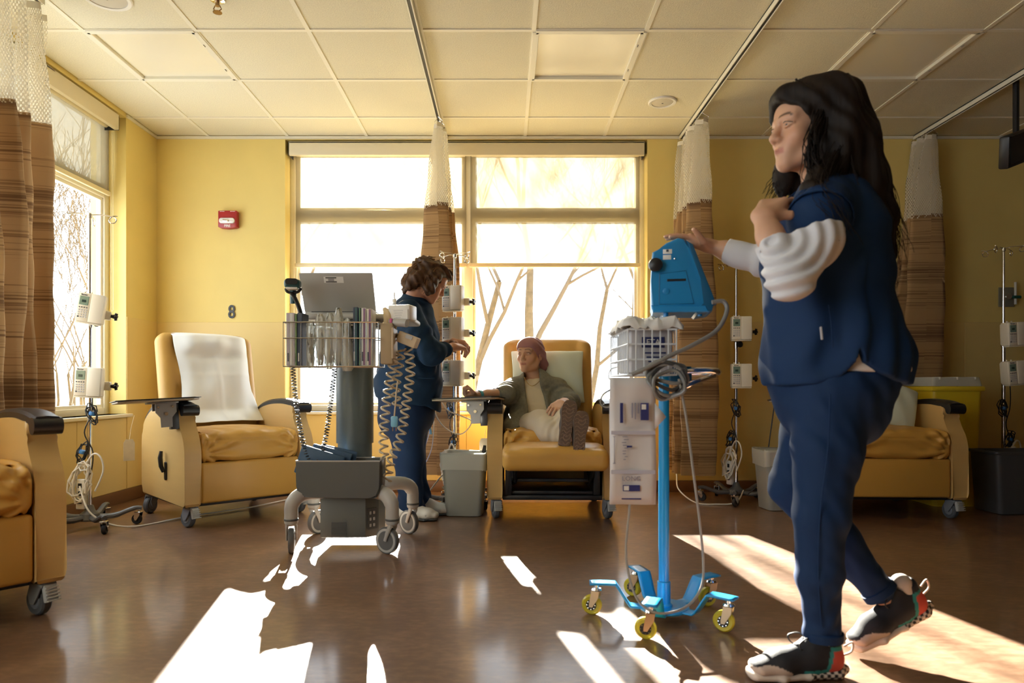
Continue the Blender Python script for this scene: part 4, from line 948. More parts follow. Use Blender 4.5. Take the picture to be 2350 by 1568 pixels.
carton('slim teal and green carton near the right of the cart basket', .078, .012, 1.196, 'teal', 'green')
carton('white carton with purple edge near the right of the cart basket', .097, .024, 1.196, 'white', 'purple')
carton('cream carton with a dark side at the right end of the cart basket', .124, .026, 1.192, 'cream', 'purple')
M_pack = thin('clear_pack', (.80, .80, .74), .30, .22, .25); M_pack2 = mat('pack_content', (.62, .56, .36), .6, var=.3, vscale=20)
def pack(lab, x, w, z0, z1, seed, m, y=-.23):
    rd = random.Random(seed); t_ = thing('sealed_pack', lab, 'sealed pack', cpos(x, y, z0), rd.uniform(-.2, .2), 'clear sealed packs in the cart basket'); G = []; h = z1-z0
    for i in range(15):
        v = i/14; row = []
        for j in range(17):
            a = 2*PI*j/16; k = (math.sin(PI*min(1, v*1.02+.01))**.4); ww = w/2*(.75+.25*math.sin(v*5+seed))*(.35+.65*k)
            row.append(Vector((ww*math.cos(a)+.006*math.sin(v*15+j*2.1+seed), .022*k*math.sin(a)+.004*math.sin(v*21+j*1.7), v*h)))
        G.append(row)
    MB().grid(G).build('wrapper', m, t_, smooth=180)
    MB().box((0, 0, h*.42), (w*.38, .008, h*.62), .003).build('content', M_pack2 if seed % 2 else M_white, t_)
for k, (x, w, z0, z1, m) in enumerate(((-.165, .055, .905, 1.135, M_pack), (-.118, .06, .918, 1.17, M_pack), (-.075, .07, .90, 1.175, M_pack), (-.03, .07, .918, 1.20, M_pack), (.012, .075, .89, 1.15, M_pack))):
    pack(['clear sealed pack at the left of the cart basket, next to the navy carton', 'second clear sealed pack from the left in the cart basket', 'middle clear sealed pack in the cart basket, the widest', 'crinkled clear pack sticking up in front of the laptop', 'clear sealed pack hanging low beside the right cartons'][k], x, w, z0, z1, k+3, m)
# right end: glove box holder, label printer, cartons, glove
g_ = thing('glove_box', 'beige glove box in a holder at the right end of the cart', 'glove box', cpos(.205, -.18, .925))
M_beige = mat('box_beige', (.44, .34, .21), .6, var=.08, vscale=10)
MB().box((0, 0, .10), (.062, .12, .20), .006).build('box', M_beige, g_); MB().box((.033, -.02, .10), (.010, .13, .15), .004).build('holder', mat('holder_tan', (.5, .40, .27), .5), g_)
S = SDF((-.06, -.06, .15), (.06, .06, .34), .004); S.cone((-.01, 0, .18), (0, 0, .24), .024, .02, .02).cone((0, 0, .24), (.02, 0, .28), .012, .008).cone((0, 0, .24), (-.02, 0, .275), .012, .009).cone((0, 0, .23), (.035, 0, .20), .012, .01).cone((.035, 0, .2), (.028, 0, .16), .01, .006)
S.disp(lambda x, y, z: .002*np.sin(x*220+z*90)); S.build('glove', mat('latex', (.66, .52, .30), .5), g_)
p_ = thing('label_printer', 'white label printer with a printed side, clipped to the right of the cart', 'printer', cpos(.272, -.16, 1.135), math.radians(-14))
MB().box((0, 0, .045), (.115, .10, .075), .008).build('housing', M_white, p_); MB().box((.01, -.052, .035), (.08, .004, .05), .002, 1).build('paper_label', mat('label_white'), p_)
for k in range(4): MB().box((.0, -.0546, .052-.011*k), (.05-.008*k, .0008, .003)).build('print_line', M_key, p_)
MB().cyl((-.02, -.055, -.005), (.05, -.065, -.012), .02, n=14).build('roller', M_cg, p_); MB().box((-.045, -.03, -.03), (.02, .05, .09), .004).build('bracket', M_cg, p_)
MB().box((-.038, -.055, -.01), (.014, .012, .05), .004).build('ribbon', mat('ribbon_pink', (.60, .10, .30), .5), p_)
c_ = thing('small_carton', 'small tan carton hanging askew below the label printer', 'carton', cpos(.305, -.19, 1.045), math.radians(-8))
MB().box((0, 0, 0), (.10, .06, .055), .003, 1, ry=.38).build('box', mat('carton_tan', (.58, .46, .30), .6, var=.1, vscale=12), c_); MB().box((.012, -.032, .012), (.035, .002, .02), ry=.38).build('print', M_cg, c_); MB().tube([(-.05, 0, .02), (-.075, .02, .03)], .012, 8).build('clip', M_chrome, c_)
v_ = thing('syringe_vial', 'small clear bottle standing on the right end of the cart', 'bottle', cpos(.215, -.06, 1.186))
MB().lathe([(.016, 0), (.017, .003), (.017, .045), (.008, .055), (.008, .062)], n=18).build('bottle', thin('clear_vial', (.8, .8, .78), .4, .1), v_); MB().lathe([(.009, .060), (.010, .063), (.010, .078), (.003, .08), (.003, .11), (.001, .112)], n=16).build('pump_cap', M_white, v_)
# blue folders in the tray
M_blue = mat('folder_blue', (.035, .085, .17), .6, bump=.2, bscale=40, var=.15, vscale=14)
for k, (x, y, a, h) in enumerate(((-.13, -.20, .30, .085), (-.09, -.175, .26, .10), (-.06, -.15, .22, .10))):
    f_ = thing('blue_wrapped_pack', ['front blue wrapped pack tipped in the cart tray', 'middle blue wrapped pack tipped in the cart tray', 'rear blue wrapped pack tipped in the cart tray'][k], 'wrapped pack', cpos(x, y, .45), 0, 'blue packs in the cart tray')
    MB().box((0, 0, -.02), (.22-.02*k, .018, h+.06), .006, 2, ry=a).build('wrap', M_blue, f_); MB().box((0.005, -.004, .018), (.19, .004, .012), .001, 1, ry=a).build('fold', M_blue, f_)
# coiled cords
def helix(path, rad, pitch, per=10):
    P_ = bez(path, 12); out = []; ph = 0
    for i in range(len(P_)-1):
        a, c = P_[i], P_[i+1]; L = (c-a).length; n = max(1, int(L/pitch*per)); sx, uy, d = frame_of(c-a, (0, 1, 0))
        for k in range(n): out.append(a+(c-a)*(k/n)+sx*(rad*math.cos(ph))+uy*(rad*math.sin(ph))); ph += 2*PI*L/pitch/n
    return out
M_coilb = mat('coil_beige', (.58, .50, .36), .42); M_coild = mat('coil_black', (.02, .02, .022), .28, spec=.9)
o = MB().tube(helix([P(672, 843, 3.40), P(677, 905, 3.40), P(688, 980, 3.39), P(703, 1040, 3.40), P(724, 1062, 3.40), P(744, 1020, 3.41), P(757, 940, 3.41), P(768, 845, 3.41)], .011, .0145, 9), .0028, 5).build('coiled_cord', M_coild); tag(o, 'black coiled cord hanging in a loop below the cart basket', 'coiled cord')
for lab, pts in (('beige coiled cord swinging furthest right beside the cart column', [P(937, 800, 3.42), P(942, 850, 3.42), P(932, 930, 3.42), P(920, 1000, 3.42), P(897, 1060, 3.43), P(887, 1108, 3.44)]),
                 ('beige coiled cord nearest the cart column', [P(908, 812, 3.40), P(893, 880, 3.40), P(884, 950, 3.40), P(880, 1020, 3.41), P(884, 1055, 3.42)]),
                 ('short beige coiled cord between the two longer ones', [P(921, 800, 3.44), P(914, 850, 3.44), P(908, 890, 3.44), P(912, 940, 3.44)])):
    tag(MB().tube(helix(pts, .021, .042, 11), .0056, 6).build('coiled_cord', M_coilb), lab, 'coiled cord', 'beige coiled cords')
pc = thing('power_plug', 'light blue mains plug dangling on a beige cord beside the cart', 'plug', P(905, 968, 3.40))
MB().box((0, 0, 0), (.034, .022, .055), .008).build('plug_body', mat('plug_blue', (.20, .50, .72), .4), pc)
for s in (-1, 1): MB().b2((s*.008-.001, -.003, -.047), (s*.008+.001, .003, -.027)).build('prong', M_brass, pc)
MB().tube(bez([(0, 0, .027), (.006, 0, .09), (.008, .01, .14), (.014, .02, .20)], 5), .0042, 7).build('lead', M_coilb, pc)
# ================================================================ blue vital signs monitor on its stand
M_vb = mat('stand_blue', (.008, .27, .60), .3, coat=.3); M_mb = mat('monitor_blue', (.012, .22, .52), .34); M_mbd = mat('monitor_blue_dark', (.008, .10, .22), .35)
M_yw = mat('wheel_yellow', (.66, .56, .04), .22, trans=.25); M_hub = mat('wheel_hub', (.03, .03, .03), .35); M_hose = mat('grey_hose', (.20, .20, .19), .38); M_wire2 = mat('white_wire', (.72, .76, .78), .3)
VR = Vector((.565, 2.45, 0))
r_ = thing('monitor_stand', 'blue five-legged rolling stand with yellow wheels under the blue monitor', 'rolling stand', VR)
MB().lathe([(.085, .028), (.088, .031), (.088, .037), (.085, .040)], n=40).build('base_plate', M_vb, r_)
MB().lathe([(.030, .038), (.030, .045), (.0235, .05), (.0235, .125), (.019, .128)], n=24).build('socket', M_vb, r_)
MB().cyl((0,0,.10), (0,0,.98), .0185, n=24).build('pole', M_vb, r_)
MB().cyl((0,0,.97), (0,0,1.075), .014, n=18).build('upper_pole', M_chrome, r_)
for k in range(5):
    a = math.radians(31+72*k); Mz = R(a, 'Z'); prof = [(.05, .036), (.105, .036), (.125, .044), (.165, .106), (.182, .114), (.262, .114)]; rows = []
    sm = [(p.x, p.y) for p in bez([(x, z, 0) for x, z in prof], 4)]
    G = [[Mz @ Vector((x, s, z)) for s in (-.026, -.013, 0, .013, .026)] for x, z in sm]
    MB().grid(G).build('leg', M_vb, r_, solid=.006)
    c = bpy.data.objects.new('caster', None); COL.objects.link(c); c.parent = r_; c.location = (math.cos(a)*.238, math.sin(a)*.238, 0); c.rotation_euler = (0, 0, [1.9, .9, 1.2, 1.3, 1.0][k]); c.empty_display_size = .03
    q = .0355
    MB().lathe([(q*.55, -.011), (q*.85, -.012), (q, -.006), (q, .006), (q*.85, .012), (q*.55, .011)], (0, .016, q), (1,0,0), 30).build('tyre', M_yw, c)
    MB().lathe([(.001, -.013), (q*.5, -.013), (q*.58, -.009), (q*.58, .009), (q*.5, .013), (.001, .013)], (0, .016, q), (1,0,0), 24).build('hub', M_hub, c)
    for j in range(8):
        for s in (-1, 1): MB().ball((s*.0135, .016+q*.42*math.cos(j*PI/4), q+q*.42*math.sin(j*PI/4)), .0026, 6, 4).build('bearing', M_chrome, c)
    f = MB()
    for s in (-1, 1): f.prism([(-.014, .086), (.014, .086), (.022, q+.005), (.022, q-.006), (.010, q-.006), (-.012, .066)], T((s*.0175, 0, 0)) @ AX_YZ, .003)
    f.box((0, 0, .086), (.039, .03, .004)).build('fork', mat('caster_fork', (.62, .48, .32), .3, metal=.9), c)  # chrome fork, the floor's tan reflection is put into its colour
    MB().lathe([(.017, .088), (.020, .090), (.017, .096), (.009, .097), (.009, .114)], n=18).build('swivel', M_chrome, c)
# handle with its blue bracket
MB().box((.045, -.05, .855), (.075, .03, .062), .004).build('handle_bracket', mat('bracket_blue', (.006, .10, .24), .35), r_)
MB().tube(bez([(.06, -.06, .868), (.10, -.06, .872), (.165, -.04, .872), (.192, .0, .868), (.19, .06, .868), (.165, .09, .868), (.05, .09, .862), (.0, .05, .86)], 6), .012, 12).build('handle', M_chrome, r_)
MB().tube(bez([(.01, -.075, .80), (.05, -.085, .815), (.10, -.07, .835), (.17, -.03, .855)], 5), .009, 10).build('handle_stay', M_chrome, r_)
# wire basket
bk = MB(); x0, x1, y0, y1, z0, z1 = -.163, -.005, -.20, .16, .855, 1.003
for z in (z0, z0+.05, z0+.10, z1): bk.tube([(x0, y0, z), (x1, y0, z), (x1, y1, z), (x0, y1, z)], .0032, 6, closed=True)
for k in range(7): x = x0+(x1-x0)*k/6; bk.tube([(x, y0, z1), (x, y0, z0), (x, y1, z0), (x, y1, z1)], .0026, 6)
for k in range(1, 12): y = y0+(y1-y0)*k/12; bk.tube([(x0, y, z1), (x0, y, z0), (x1, y, z0), (x1, y, z1)], .0022, 5)
o = bk.build('wire_basket', M_wire2, r_); o['label'] = 'white wire basket'; o['kind'] = 'stuff'
bk = MB().tube(bez([(x0-.004, -.02, z0+.03), (x0-.03, -.02, z0+.02), (x0-.034, -.02, z0-.012), (x0-.004, -.02, z0-.012)], 4), .0025, 6).build('basket_hook', M_wire2, r_)
def vpos(x, y, z): return VR+Vector((x, y, z))
# monitor: side profile drawn in x,z
m_ = thing('vital_signs_monitor', 'bright blue vital signs monitor on top of the rolling stand', 'monitor', vpos(.022, 0, 1.07), math.radians(-11))
def prof_pt(px, py): q = P(px, py, 2.33); return (q.x-VR.x, q.z-1.07)
pr = [prof_pt(*q) for q in ((1497, 706), (1496, 640), (1499, 577), (1527, 566), (1528, 558), (1556, 546), (1570, 549), (1582, 572), (1606, 640), (1622, 696), (1616, 706))]
MB().prism(pr, T((0, -.02, 0)) @ AX_XZ, .20, .006, 2).build('housing', M_mb, m_)
MB().prism([prof_pt(*q) for q in ((1573, 551), (1590, 562), (1638, 690), (1632, 716), (1600, 722), (1590, 712), (1618, 700), (1606, 640))], T((0, -.02, 0)) @ AX_XZ, .205, .006, 2).build('bezel', M_mbd, m_)
mid = [prof_pt(*q) for q in ((1592, 570), (1637, 690))]
MB().add([(mid[0][0]+.0015, -.10, mid[0][1]), (mid[1][0]+.0015, -.10, mid[1][1]), (mid[1][0]+.0015, .06, mid[1][1]), (mid[0][0]+.0015, .06, mid[0][1])], [(0, 1, 2, 3)]).build('screen', mat('monitor_screen', (.02, .03, .03), .12), m_, solid=.001)
MB().prism([prof_pt(*q) for q in ((1496, 700), (1618, 702), (1626, 718), (1500, 716))], T((0, -.02, 0)) @ AX_XZ, .21, .004, 1).build('base_skirt', M_mb, m_)
for px, py in ((1530, 722), (1606, 722)): q = prof_pt(px, py); MB().cyl((q[0], -.10, q[1]-.006), (q[0], -.10, q[1]+.01), .008, n=12).build('foot', M_mb, m_)
q = prof_pt(1506, 608); MB().lathe([(.012, 0), (.022, .004), (.024, .012), (.022, .022), (.012, .027), (.001, .028)], (q[0], -.12, q[1]), (0, -1, 0), 24).build('knob', M_black, m_)
dq = [prof_pt(*q) for q in ((1515, 628), (1574, 622), (1592, 698), (1514, 698))]
MB().tube([(a, -.1205, b_) for a, b_ in dq], .0012, 5, closed=True).build('door_seam', M_mbd, m_)
a, b_ = prof_pt(1553, 643); MB().box((a, -.1205, b_), (.062, .003, .008), .001, 1).build('slot', M_black, m_)
a, b_ = prof_pt(1530, 668); MB().lathe([(.011, 0), (.011, .002), (.008, .003)], (a, -.120, b_), (0, -1, 0), 18).build('door_catch', M_mb, m_)
for px, py, wd in ((1533, 577, .030), (1532, 590, .027)):
    a, b_ = prof_pt(px, py); MB().box((a, -.1205, b_), (wd, .002, .016), .003, 2).build('sticker', mat('label_white'), m_)
a, b_ = prof_pt(1533, 575); MB().box((a, -.1218, b_), (.008, .0006, .008)).build('sticker_print', M_keyd, m_)
a, b_ = prof_pt(1549, 594); MB().ball((a, -.12, b_), .004, 8, 6).build('screw', M_chrome, m_)
MB().tube(bez([(*[(lambda t_: t_)(v) for v in (prof_pt(1632, 700)[0]-.01, -.08, prof_pt(1632, 700)[1])],), (prof_pt(1640, 692)[0], -.09, prof_pt(1640, 692)[1])], 3), .011, 10).build('hose_port', M_mbd, m_)
# hoses and leads
h_ = thing('monitor_hose', 'grey monitor hose arching from the blue monitor down to a coil on the stand', 'hose', VR)
def rel(px, py, Y): q = P(px, py, Y); return (q.x-VR.x, q.y-VR.y, q.z)
MB().tube(bez([rel(1634, 694, 2.25), rel(1660, 692, 2.25), rel(1668, 715, 2.24), rel(1645, 758, 2.22), rel(1590, 792, 2.20), rel(1535, 818, 2.19), rel(1490, 842, 2.19), rel(1450, 860, 2.2)], 8), .0072, 10).build('hose', M_hose, h_)
for k, (rx, rz_, z, sd) in enumerate(((.062, .035, .862, 1), (.058, .040, .850, 2), (.064, .045, .838, 3), (.055, .05, .835, 4), (.050, .045, .822, 5))):
    cx_ = rel(1531, 850, 2.2)[0]; MB().tube([(cx_+rx*math.cos(t_), -.25+.012*math.sin(t_*2+sd)-.004*k, z+rz_*math.sin(t_)+.006*math.sin(t_*3+sd)) for t_ in [2*PI*i/28 for i in range(28)]], .0062, 8, closed=True).build('coil_loop', [M_hose, mat('hose_dark', (.05, .05, .05), .35), M_hose, mat('hose_dark'), M_hose][k], h_)
c_ = thing('monitor_lead', 'long grey lead drooping around the base of the blue stand', 'cable', VR)
MB().tube(bez([rel(1558, 870, 2.19), rel(1575, 960, 2.2), rel(1592, 1090, 2.22), rel(1606, 1200, 2.26), rel(1614, 1290, 2.30), rel(1610, 1345, 2.28), rel(1585, 1385, 2.24), rel(1545, 1405, 2.20), rel(1500, 1405, 2.19), rel(1462, 1375, 2.22), rel(1441, 1310, 2.26), rel(1437, 1250, 2.27), rel(1445, 1160, 2.26), rel(1452, 1000, 2.25), rel(1460, 870, 2.22)], 8), .0042, 8).build('lead', mat('lead_grey', (.30, .29, .26), .4), c_)
o = MB().tube(bez([rel(1405, 893, 2.28), rel(1385, 905, 2.28), rel(1378, 925, 2.28), rel(1392, 935, 2.28), rel(1420, 925, 2.27)], 6), .003, 7).build('spare_loop', M_hose, c_)
# contents of the basket
b_ = thing('wipes_box', 'white dispenser box with dark printing inside the white wire basket', 'box', vpos(-.082, -.06, .862))
MB().box((0, 0, .075), (.135, .24, .15), .005).build('box', mat('box_white', (.50, .50, .52), .6), b_)
MB().box((.005, -.1212, .10), (.075, .002, .035)).build('dark_panel', mat('print_navy', (.02, .03, .12), .5), b_)
text('panel_letters', 'ETA', .026, mat('label_white'), b_, T((.005, -.1226, .10)) @ R(PI/2, 'X'), .0004)
for k in range(3): MB().box((.012, -.1212, .065-.014*k), (.07-.012*k, .002, .005)).build('print_line', mat('print_navy'), b_)
t_ = thing('tissue_bundle', 'crumpled white tissue lying over the white wire basket', 'tissue', vpos(-.082, -.04, 1.02))
rd = random.Random(5); G = []
for i in range(17):
    row = []
    for j in range(15):
        u, v = j/14*2-1, i/16*2-1; ed_ = max(abs(u), abs(v))
        row.append(Vector((u*.098+rd.uniform(-.006, .006), v*.165+rd.uniform(-.006, .006), .012+rd.uniform(-.004, .022)*(1.2-ed_*.5)+.018*math.sin(u*4+v*3)*(1-ed_)-(.030 if ed_ > .93 else 0))))
    G.append(row)
MB().grid(G).build('tissue', mat('tissue_white', (.78, .78, .74), .6), t_, smooth=25, solid=.003)
# hanging pack
k_ = thing('hanging_pack', 'long white sealed pack with blue printing hanging below the wire basket', 'sealed pack', vpos(-.156, -.245, .645), math.radians(-2))
G = [[Vector((-.073+.146*j/8, .004*math.sin(j*.9+i*.5)-.006*math.cos(i*.7), .20-.405*i/12)) for j in range(9)] for i in range(13)]
MB().grid(G).build('pouch', mat('pouch_white', (.66, .63, .61), .45), k_, smooth=180, solid=.006)
MB().add([(.07, .0, .12), (.105, -.006, .075), (.07, .0, .035)], [(0, 1, 2)]).build('corner_flap', mat('pouch_white'), k_, solid=.003)
M_ink = mat('ink_blue', (.03, .035, .16), .5); M_inkg = mat('ink_grey', (.25, .25, .32), .5); fy = -.0125
def pr_(nm, x, z, w, h, m=M_ink, r=.001): MB().box((x, fy, z), (w, .0012, h), .0004, 1).build(nm, m, k_)
pr_('logo_panel', .036, .092, .026, .055); MB().box((.033, fy-.001, .107), (.014, .0008, .016)).build('logo_mark', mat('label_white'), k_)
pr_('logo_bar', -.037, .088, .010, .064); 
for k, hh in enumerate((.034, .052, .048)): pr_('text_line', .016-.0095*k, .10-hh/2+.02, .004, hh, M_inkg)
pr_('measure_line', -.060, -.03, .0016, .085, M_inkg)
for z in (.0125, -.0725): pr_('measure_tick', -.060, z, .009, .0016, M_inkg)
for k in range(9):
    pr_('figure_stroke', -.026+.004*math.sin(k*2), .012-.009*k, .016-.001*k, .0022, M_inkg)
pr_('figure_mark', -.012, -.019, .017, .006, M_ink)
text('size_word', 'LONG', .021, M_inkg, k_, T((-.006, fy-.0008, -.121)) @ R(PI/2, 'X'), .0004)
pr_('maker_panel', -.006, -.151, .054, .020); MB().box((-.022, fy-.001, -.151), (.016, .0008, .014)).build('maker_mark', mat('label_white'), k_)
pr_('footer_line', -.006, -.185, .062, .0045)
for z in (.025, -.10): pr_('tint_band', 0, z, .14, .012, mat('band_pale', (.50, .50, .58), .5))
# ================================================================ outside
tag(MB().b2((-60, 5.8, -.75), (60, 120, -.45)).build('ground_outside', mat('dry_grass', (.42, .36, .24), .9, var=.3, vscale=1.5)), kind='structure')
M_bark = mat('bark', (.13, .092, .05), .9, var=.4, vscale=12); M_twig = mat('twig', (.11, .08, .05), .9)
def tree(name, label, loc, trunk, seed, depth=5, spread=.55, grp=None, twig=.004, cat='tree', nb=3, shrink=.72):
    rd = random.Random(seed); r_ = thing(name, label, cat, loc, 0, grp); tm = MB(); bm_ = MB()
    def branch(p, d, L, r, lv):
        n = 4; pts = [p]; dd = d.normalized()
        for i in range(n):
            dd = (dd+Vector((rd.uniform(-1,1), rd.uniform(-1,1), rd.uniform(-.4,.8)))*.16).normalized(); pts.append(pts[-1]+dd*(L/n))
        rs = [max(twig*.6, r*(1-.45*i/n)) for i in range(n+1)]
        (tm if lv == 0 else bm_).tube(pts, rs, 7 if lv < 2 else 4, cap=False)
        if lv >= depth: return
        for k in range(nb+(1 if lv > 1 else 0)):
            i = rd.choice([2, 3, 4, 4]) if k else 4
            ax = Vector((rd.uniform(-1,1), rd.uniform(-1,1), rd.uniform(-.2,.6))).normalized()
            nd = (pts[i]-pts[i-1]).normalized()*(1-spread)+ax*spread+Vector((0,0,.12))
            branch(pts[i], nd, L*shrink*rd.uniform(.75, 1.1), rs[i]*.68, lv+1)
    for (p, d, L, r) in trunk: branch(Vector(p), Vector(d), L, r, 0)
    tm.build('trunk', M_bark, r_, smooth=180, fix=False); o = bm_.build('branches', M_twig, r_, smooth=0, fix=False); o['kind'] = 'stuff'; return r_
def at(px, Y): return ((px-CX)/FPX*Y, Y, -.5)
tree('bare_tree', 'bare forked tree behind the middle of the right window pane', at(1198, 13), [((0, 0, 0), (-.02, 0, 1), 3.7, .125)], 5, 5, .5, 'bare trees outside')
tree('bare_tree', 'bare slim tree leaning behind the right edge of the rear window', at(1335, 16), [((0, 0, 0), (.25, 0, 1), 3.6, .085)], 11, 5, .5, 'bare trees outside')
tree('bare_tree', 'bare pale tree standing far behind the right window pane', at(1440, 24), [((0, 0, 0), (.05, 0, 1), 5.0, .14)], 23, 5, .5, 'bare trees outside')
tree('bare_tree', 'bare tall tree hidden partly by the curtain in the rear window', at(1062, 13.5), [((0, 0, 0), (.03, 0, 1), 3.4, .095)], 77, 6, .5, 'bare trees outside', .006)
tree('bare_tree', 'bare tree behind the left pane of the rear window', at(640, 20), [((0, 0, 0), (.25, 0, 1), 4.5, .12)], 31, 5, .55, 'bare trees outside')
for k, (px, Y, lab) in enumerate(((150, 7.6, 'bare thin-stemmed shrub close behind the left window'), (215, 9.5, 'bare shrub further off behind the left window'), (60, 9.0, 'bare shrub behind the striped curtain at the left window'))):
    tree('bare_shrub', lab, at(px, Y), [((.1*a, .08*a, 0), (.12*a, 0, 1), 1.5, .026) for a in (-3, -2, -1, 0, 1, 2, 3)], 40+k, 5, .42, 'bare shrubs outside', .005, 'shrub', 2, .78)
for k, (px, Y, lab) in enumerate(((1120, 9.0, 'low bare shrub just beyond the patient, left of the trunk'), (1340, 10.5, 'low bare shrub beyond the window right of the trunk'), (720, 11.0, 'low bare shrub seen under the cart basket'))):
    tree('bare_shrub', lab, at(px, Y), [((.1*a, .08*a, 0), (.25*a, 0, 1), .55, .012) for a in (-3, -2, -1, 0, 1, 2, 3)], 60+k, 4, .55, 'bare shrubs outside', .003, 'shrub', 2, .75)
# ================================================================ people
def A3(v): return np.array(v, float)
def joinm(parts):
    Vs, Qs, o = [], [], 0
    for V, Q in parts: Vs.append(V); Qs.append(Q+o); o += len(V)
    return np.concatenate(Vs), np.concatenate(Qs)
def bounds(pts, m): a = np.array([tuple(p) for p in pts]); return a.min(0)-m, a.max(0)+m
def head_frame(c, fwd, up=(0,0,1)):
    "local: -Y face, +X the person's left, +Z crown"
    f = Vector(fwd).normalized(); u = Vector(up); l = u.cross(f).normalized(); u = f.cross(l).normalized(); return axes(l, -f, u, Vector(c))
def head_sdf(M, h, s=1.0, neck=None, jaw=1.0, smile=0):
    L = lambda x, y, z: M @ (Vector((x, y, z))*s); c = L(0, 0, -.03)
    S = SDF(np.array(c)-.19*s, np.array(c)+.19*s, h); E = lambda p, r, k=.02, op='add': S.ell(L(*p), [q*s for q in r], k*s, op, M)
    C = lambda a, b, r0, r1, k=.012, op='add': S.cone(L(*a), L(*b), r0*s, r1*s, k*s, op)
    E((0, .018, .035), (.073, .092, .076)); E((0, -.030, -.025), (.058*jaw, .058, .082), .03); E((0, -.045, .045), (.060, .047, .052), .03)
    for q in (-1, 1):
        C((q*.052, .008, -.045), (q*.044*jaw, -.012, -.078), .020, .018, .03); C((q*.044*jaw, -.012, -.078), (q*.012, -.070, -.104), .018, .015, .03)
        E((q*.037, -.060, -.030), (.026, .024, .024), .025); E((q*.033, -.099, .003), (.017, .014, .011), .014, 'sub')
        C((q*.012, -.092, .022), (q*.046, -.074, .023), .009, .008, .016)
        E((q*.0765, .016, -.008), (.007, .019, .031), .006); E((q*.082, .012, -.004), (.005, .010, .018), .006, 'sub')
    C((0, -.088, .016), (0, -.108, -.026), .0085, .0115, .012); E((0, -.112, -.031), (.0115, .0105, .010), .008)
    for q in (-1, 1): E((q*.0115, -.102, -.0345), (.0075, .010, .0075), .006); E((q*.006, -.106, -.044), (.0032, .005, .004), .003, 'sub')
    E((0, -.074, -.064), (.032, .024, .030), .025); E((0, -.080, -.101), (.018, .014, .014), .02)
    for q in (-1, 1):
        C((q*.025, -.083, -.067+smile), (q*.006, -.0985, -.0615), .0032, .0046, .004); C((q*.022, -.084, -.0695+smile), (0, -.0965, -.0735), .0035, .0056, .004)
        # lids around the eyeball
        for za, zm, r in ((.0045, .0085, .0042), (.0015, -.0040, .0032)):
            C((q*.0175, -.0835, .002), (q*.026, -.0895, zm*.9), r, r, .004); C((q*.026, -.0895, zm*.9), (q*.036, -.0885, zm), r, r, .004); C((q*.036, -.0885, zm), (q*.047, -.0765, .003), r, r*.9, .004)
    C((-.021, -.088, -.0677+smile*.7), (0, -.101, -.0672), .0012, .0014, .003, 'sub'); C((.021, -.088, -.0677+smile*.7), (0, -.101, -.0672), .0012, .0014, .003, 'sub')
    C((0, .028, -.06), (0, .045, -.13), .050, .051, .03)
    if neck is not None: S.cone(L(0, .042, -.11), neck, .051*s, .058*s, .02)
    return S
def skin_col(M, base, s=1.0, brow=(.05,.03,.02), lip=(.45,.15,.12), lash=True):
    Mi = np.array(M.inverted())
    def fn(V):
        p = (V @ Mi[:3,:3].T+Mi[:3,3])/s; x, y, z = np.abs(p[:,0]), p[:,1], p[:,2]; c = np.tile(A3(base), (len(V), 1))
        def mixc(w_, col): return c*(1-w_[:,None])+A3(col)*w_[:,None]
        front = (y < -.05)
        ck = np.exp(-((x-.04)**2+(z+.035)**2)/.0006)*front*.35; c = mixc(ck, A3(base)*A3((1.02, .78, .74)))
        lw = (1-ss(x, .019, .026))*np.exp(-((z+.0675)/.0085)**4)*(y < -.082); c = mixc(np.clip(lw, 0, 1)*.8, lip)
        bz = .0285+.004*np.sin(np.clip((x-.012)/.04, 0, 1)*PI)-.004*(x > .045)
        bw = np.exp(-((z-bz)/.0038)**4)*ss(x, .010, .015)*(1-ss(x, .048, .055))*(y < -.055); c = mixc(np.clip(bw, 0, 1)*.85, brow)
        if lash:
            e = np.sqrt(((x-.032)/.0155)**2+((z-.003)/.0075)**2); ew = np.exp(-((e-.95)/.14)**2)*(y < -.07)*ss(z, .003, .007); c = mixc(np.clip(ew, 0, 1)*.25, (.06, .035, .025))
        return c
    return fn
M_skin = tint_mat('skin', .48, sss=.12, bump=.05, bscale=300); M_eyew = mat('eye_white', (.72, .68, .64), .2); M_iris = mat('eye_iris', (.05, .035, .02), .12)
def eyes(M, parent, s=1.0, look=(0, -1, 0), iris=None):
    for q in (-1, 1):
        c = Vector((q*.0315, -.0775, .003))*s; d = (Vector(look)+Vector((q*.05, 0, 0))).normalized()
        b = MB(); b.ball(M @ c, .0125*s, 20, 14); o = b.build('eye', M_eyew, parent, smooth=180)
        dw = M.to_3x3() @ d; pc = M @ (c+d*.0098*s); sx, uy, dd = frame_of(dw)
        MB().tube(bez([M @ (Vector(p)*s) for p in ((q*.0185, -.0868, .0025), (q*.026, -.0938, .0085), (q*.036, -.0930, .0092), (q*.0490, -.0795, .0035))], 4), .0013*s, 5).build('eyelash', mat('lash_dark', (.015, .01, .008), .6), parent)
        MB().lathe([(.0058*s, 0), (.0055*s, .0016*s), (.003*s, .0028*s), (.0001, .0031*s)], pc, dw, 18).build('iris', iris or M_iris, o, smooth=180)
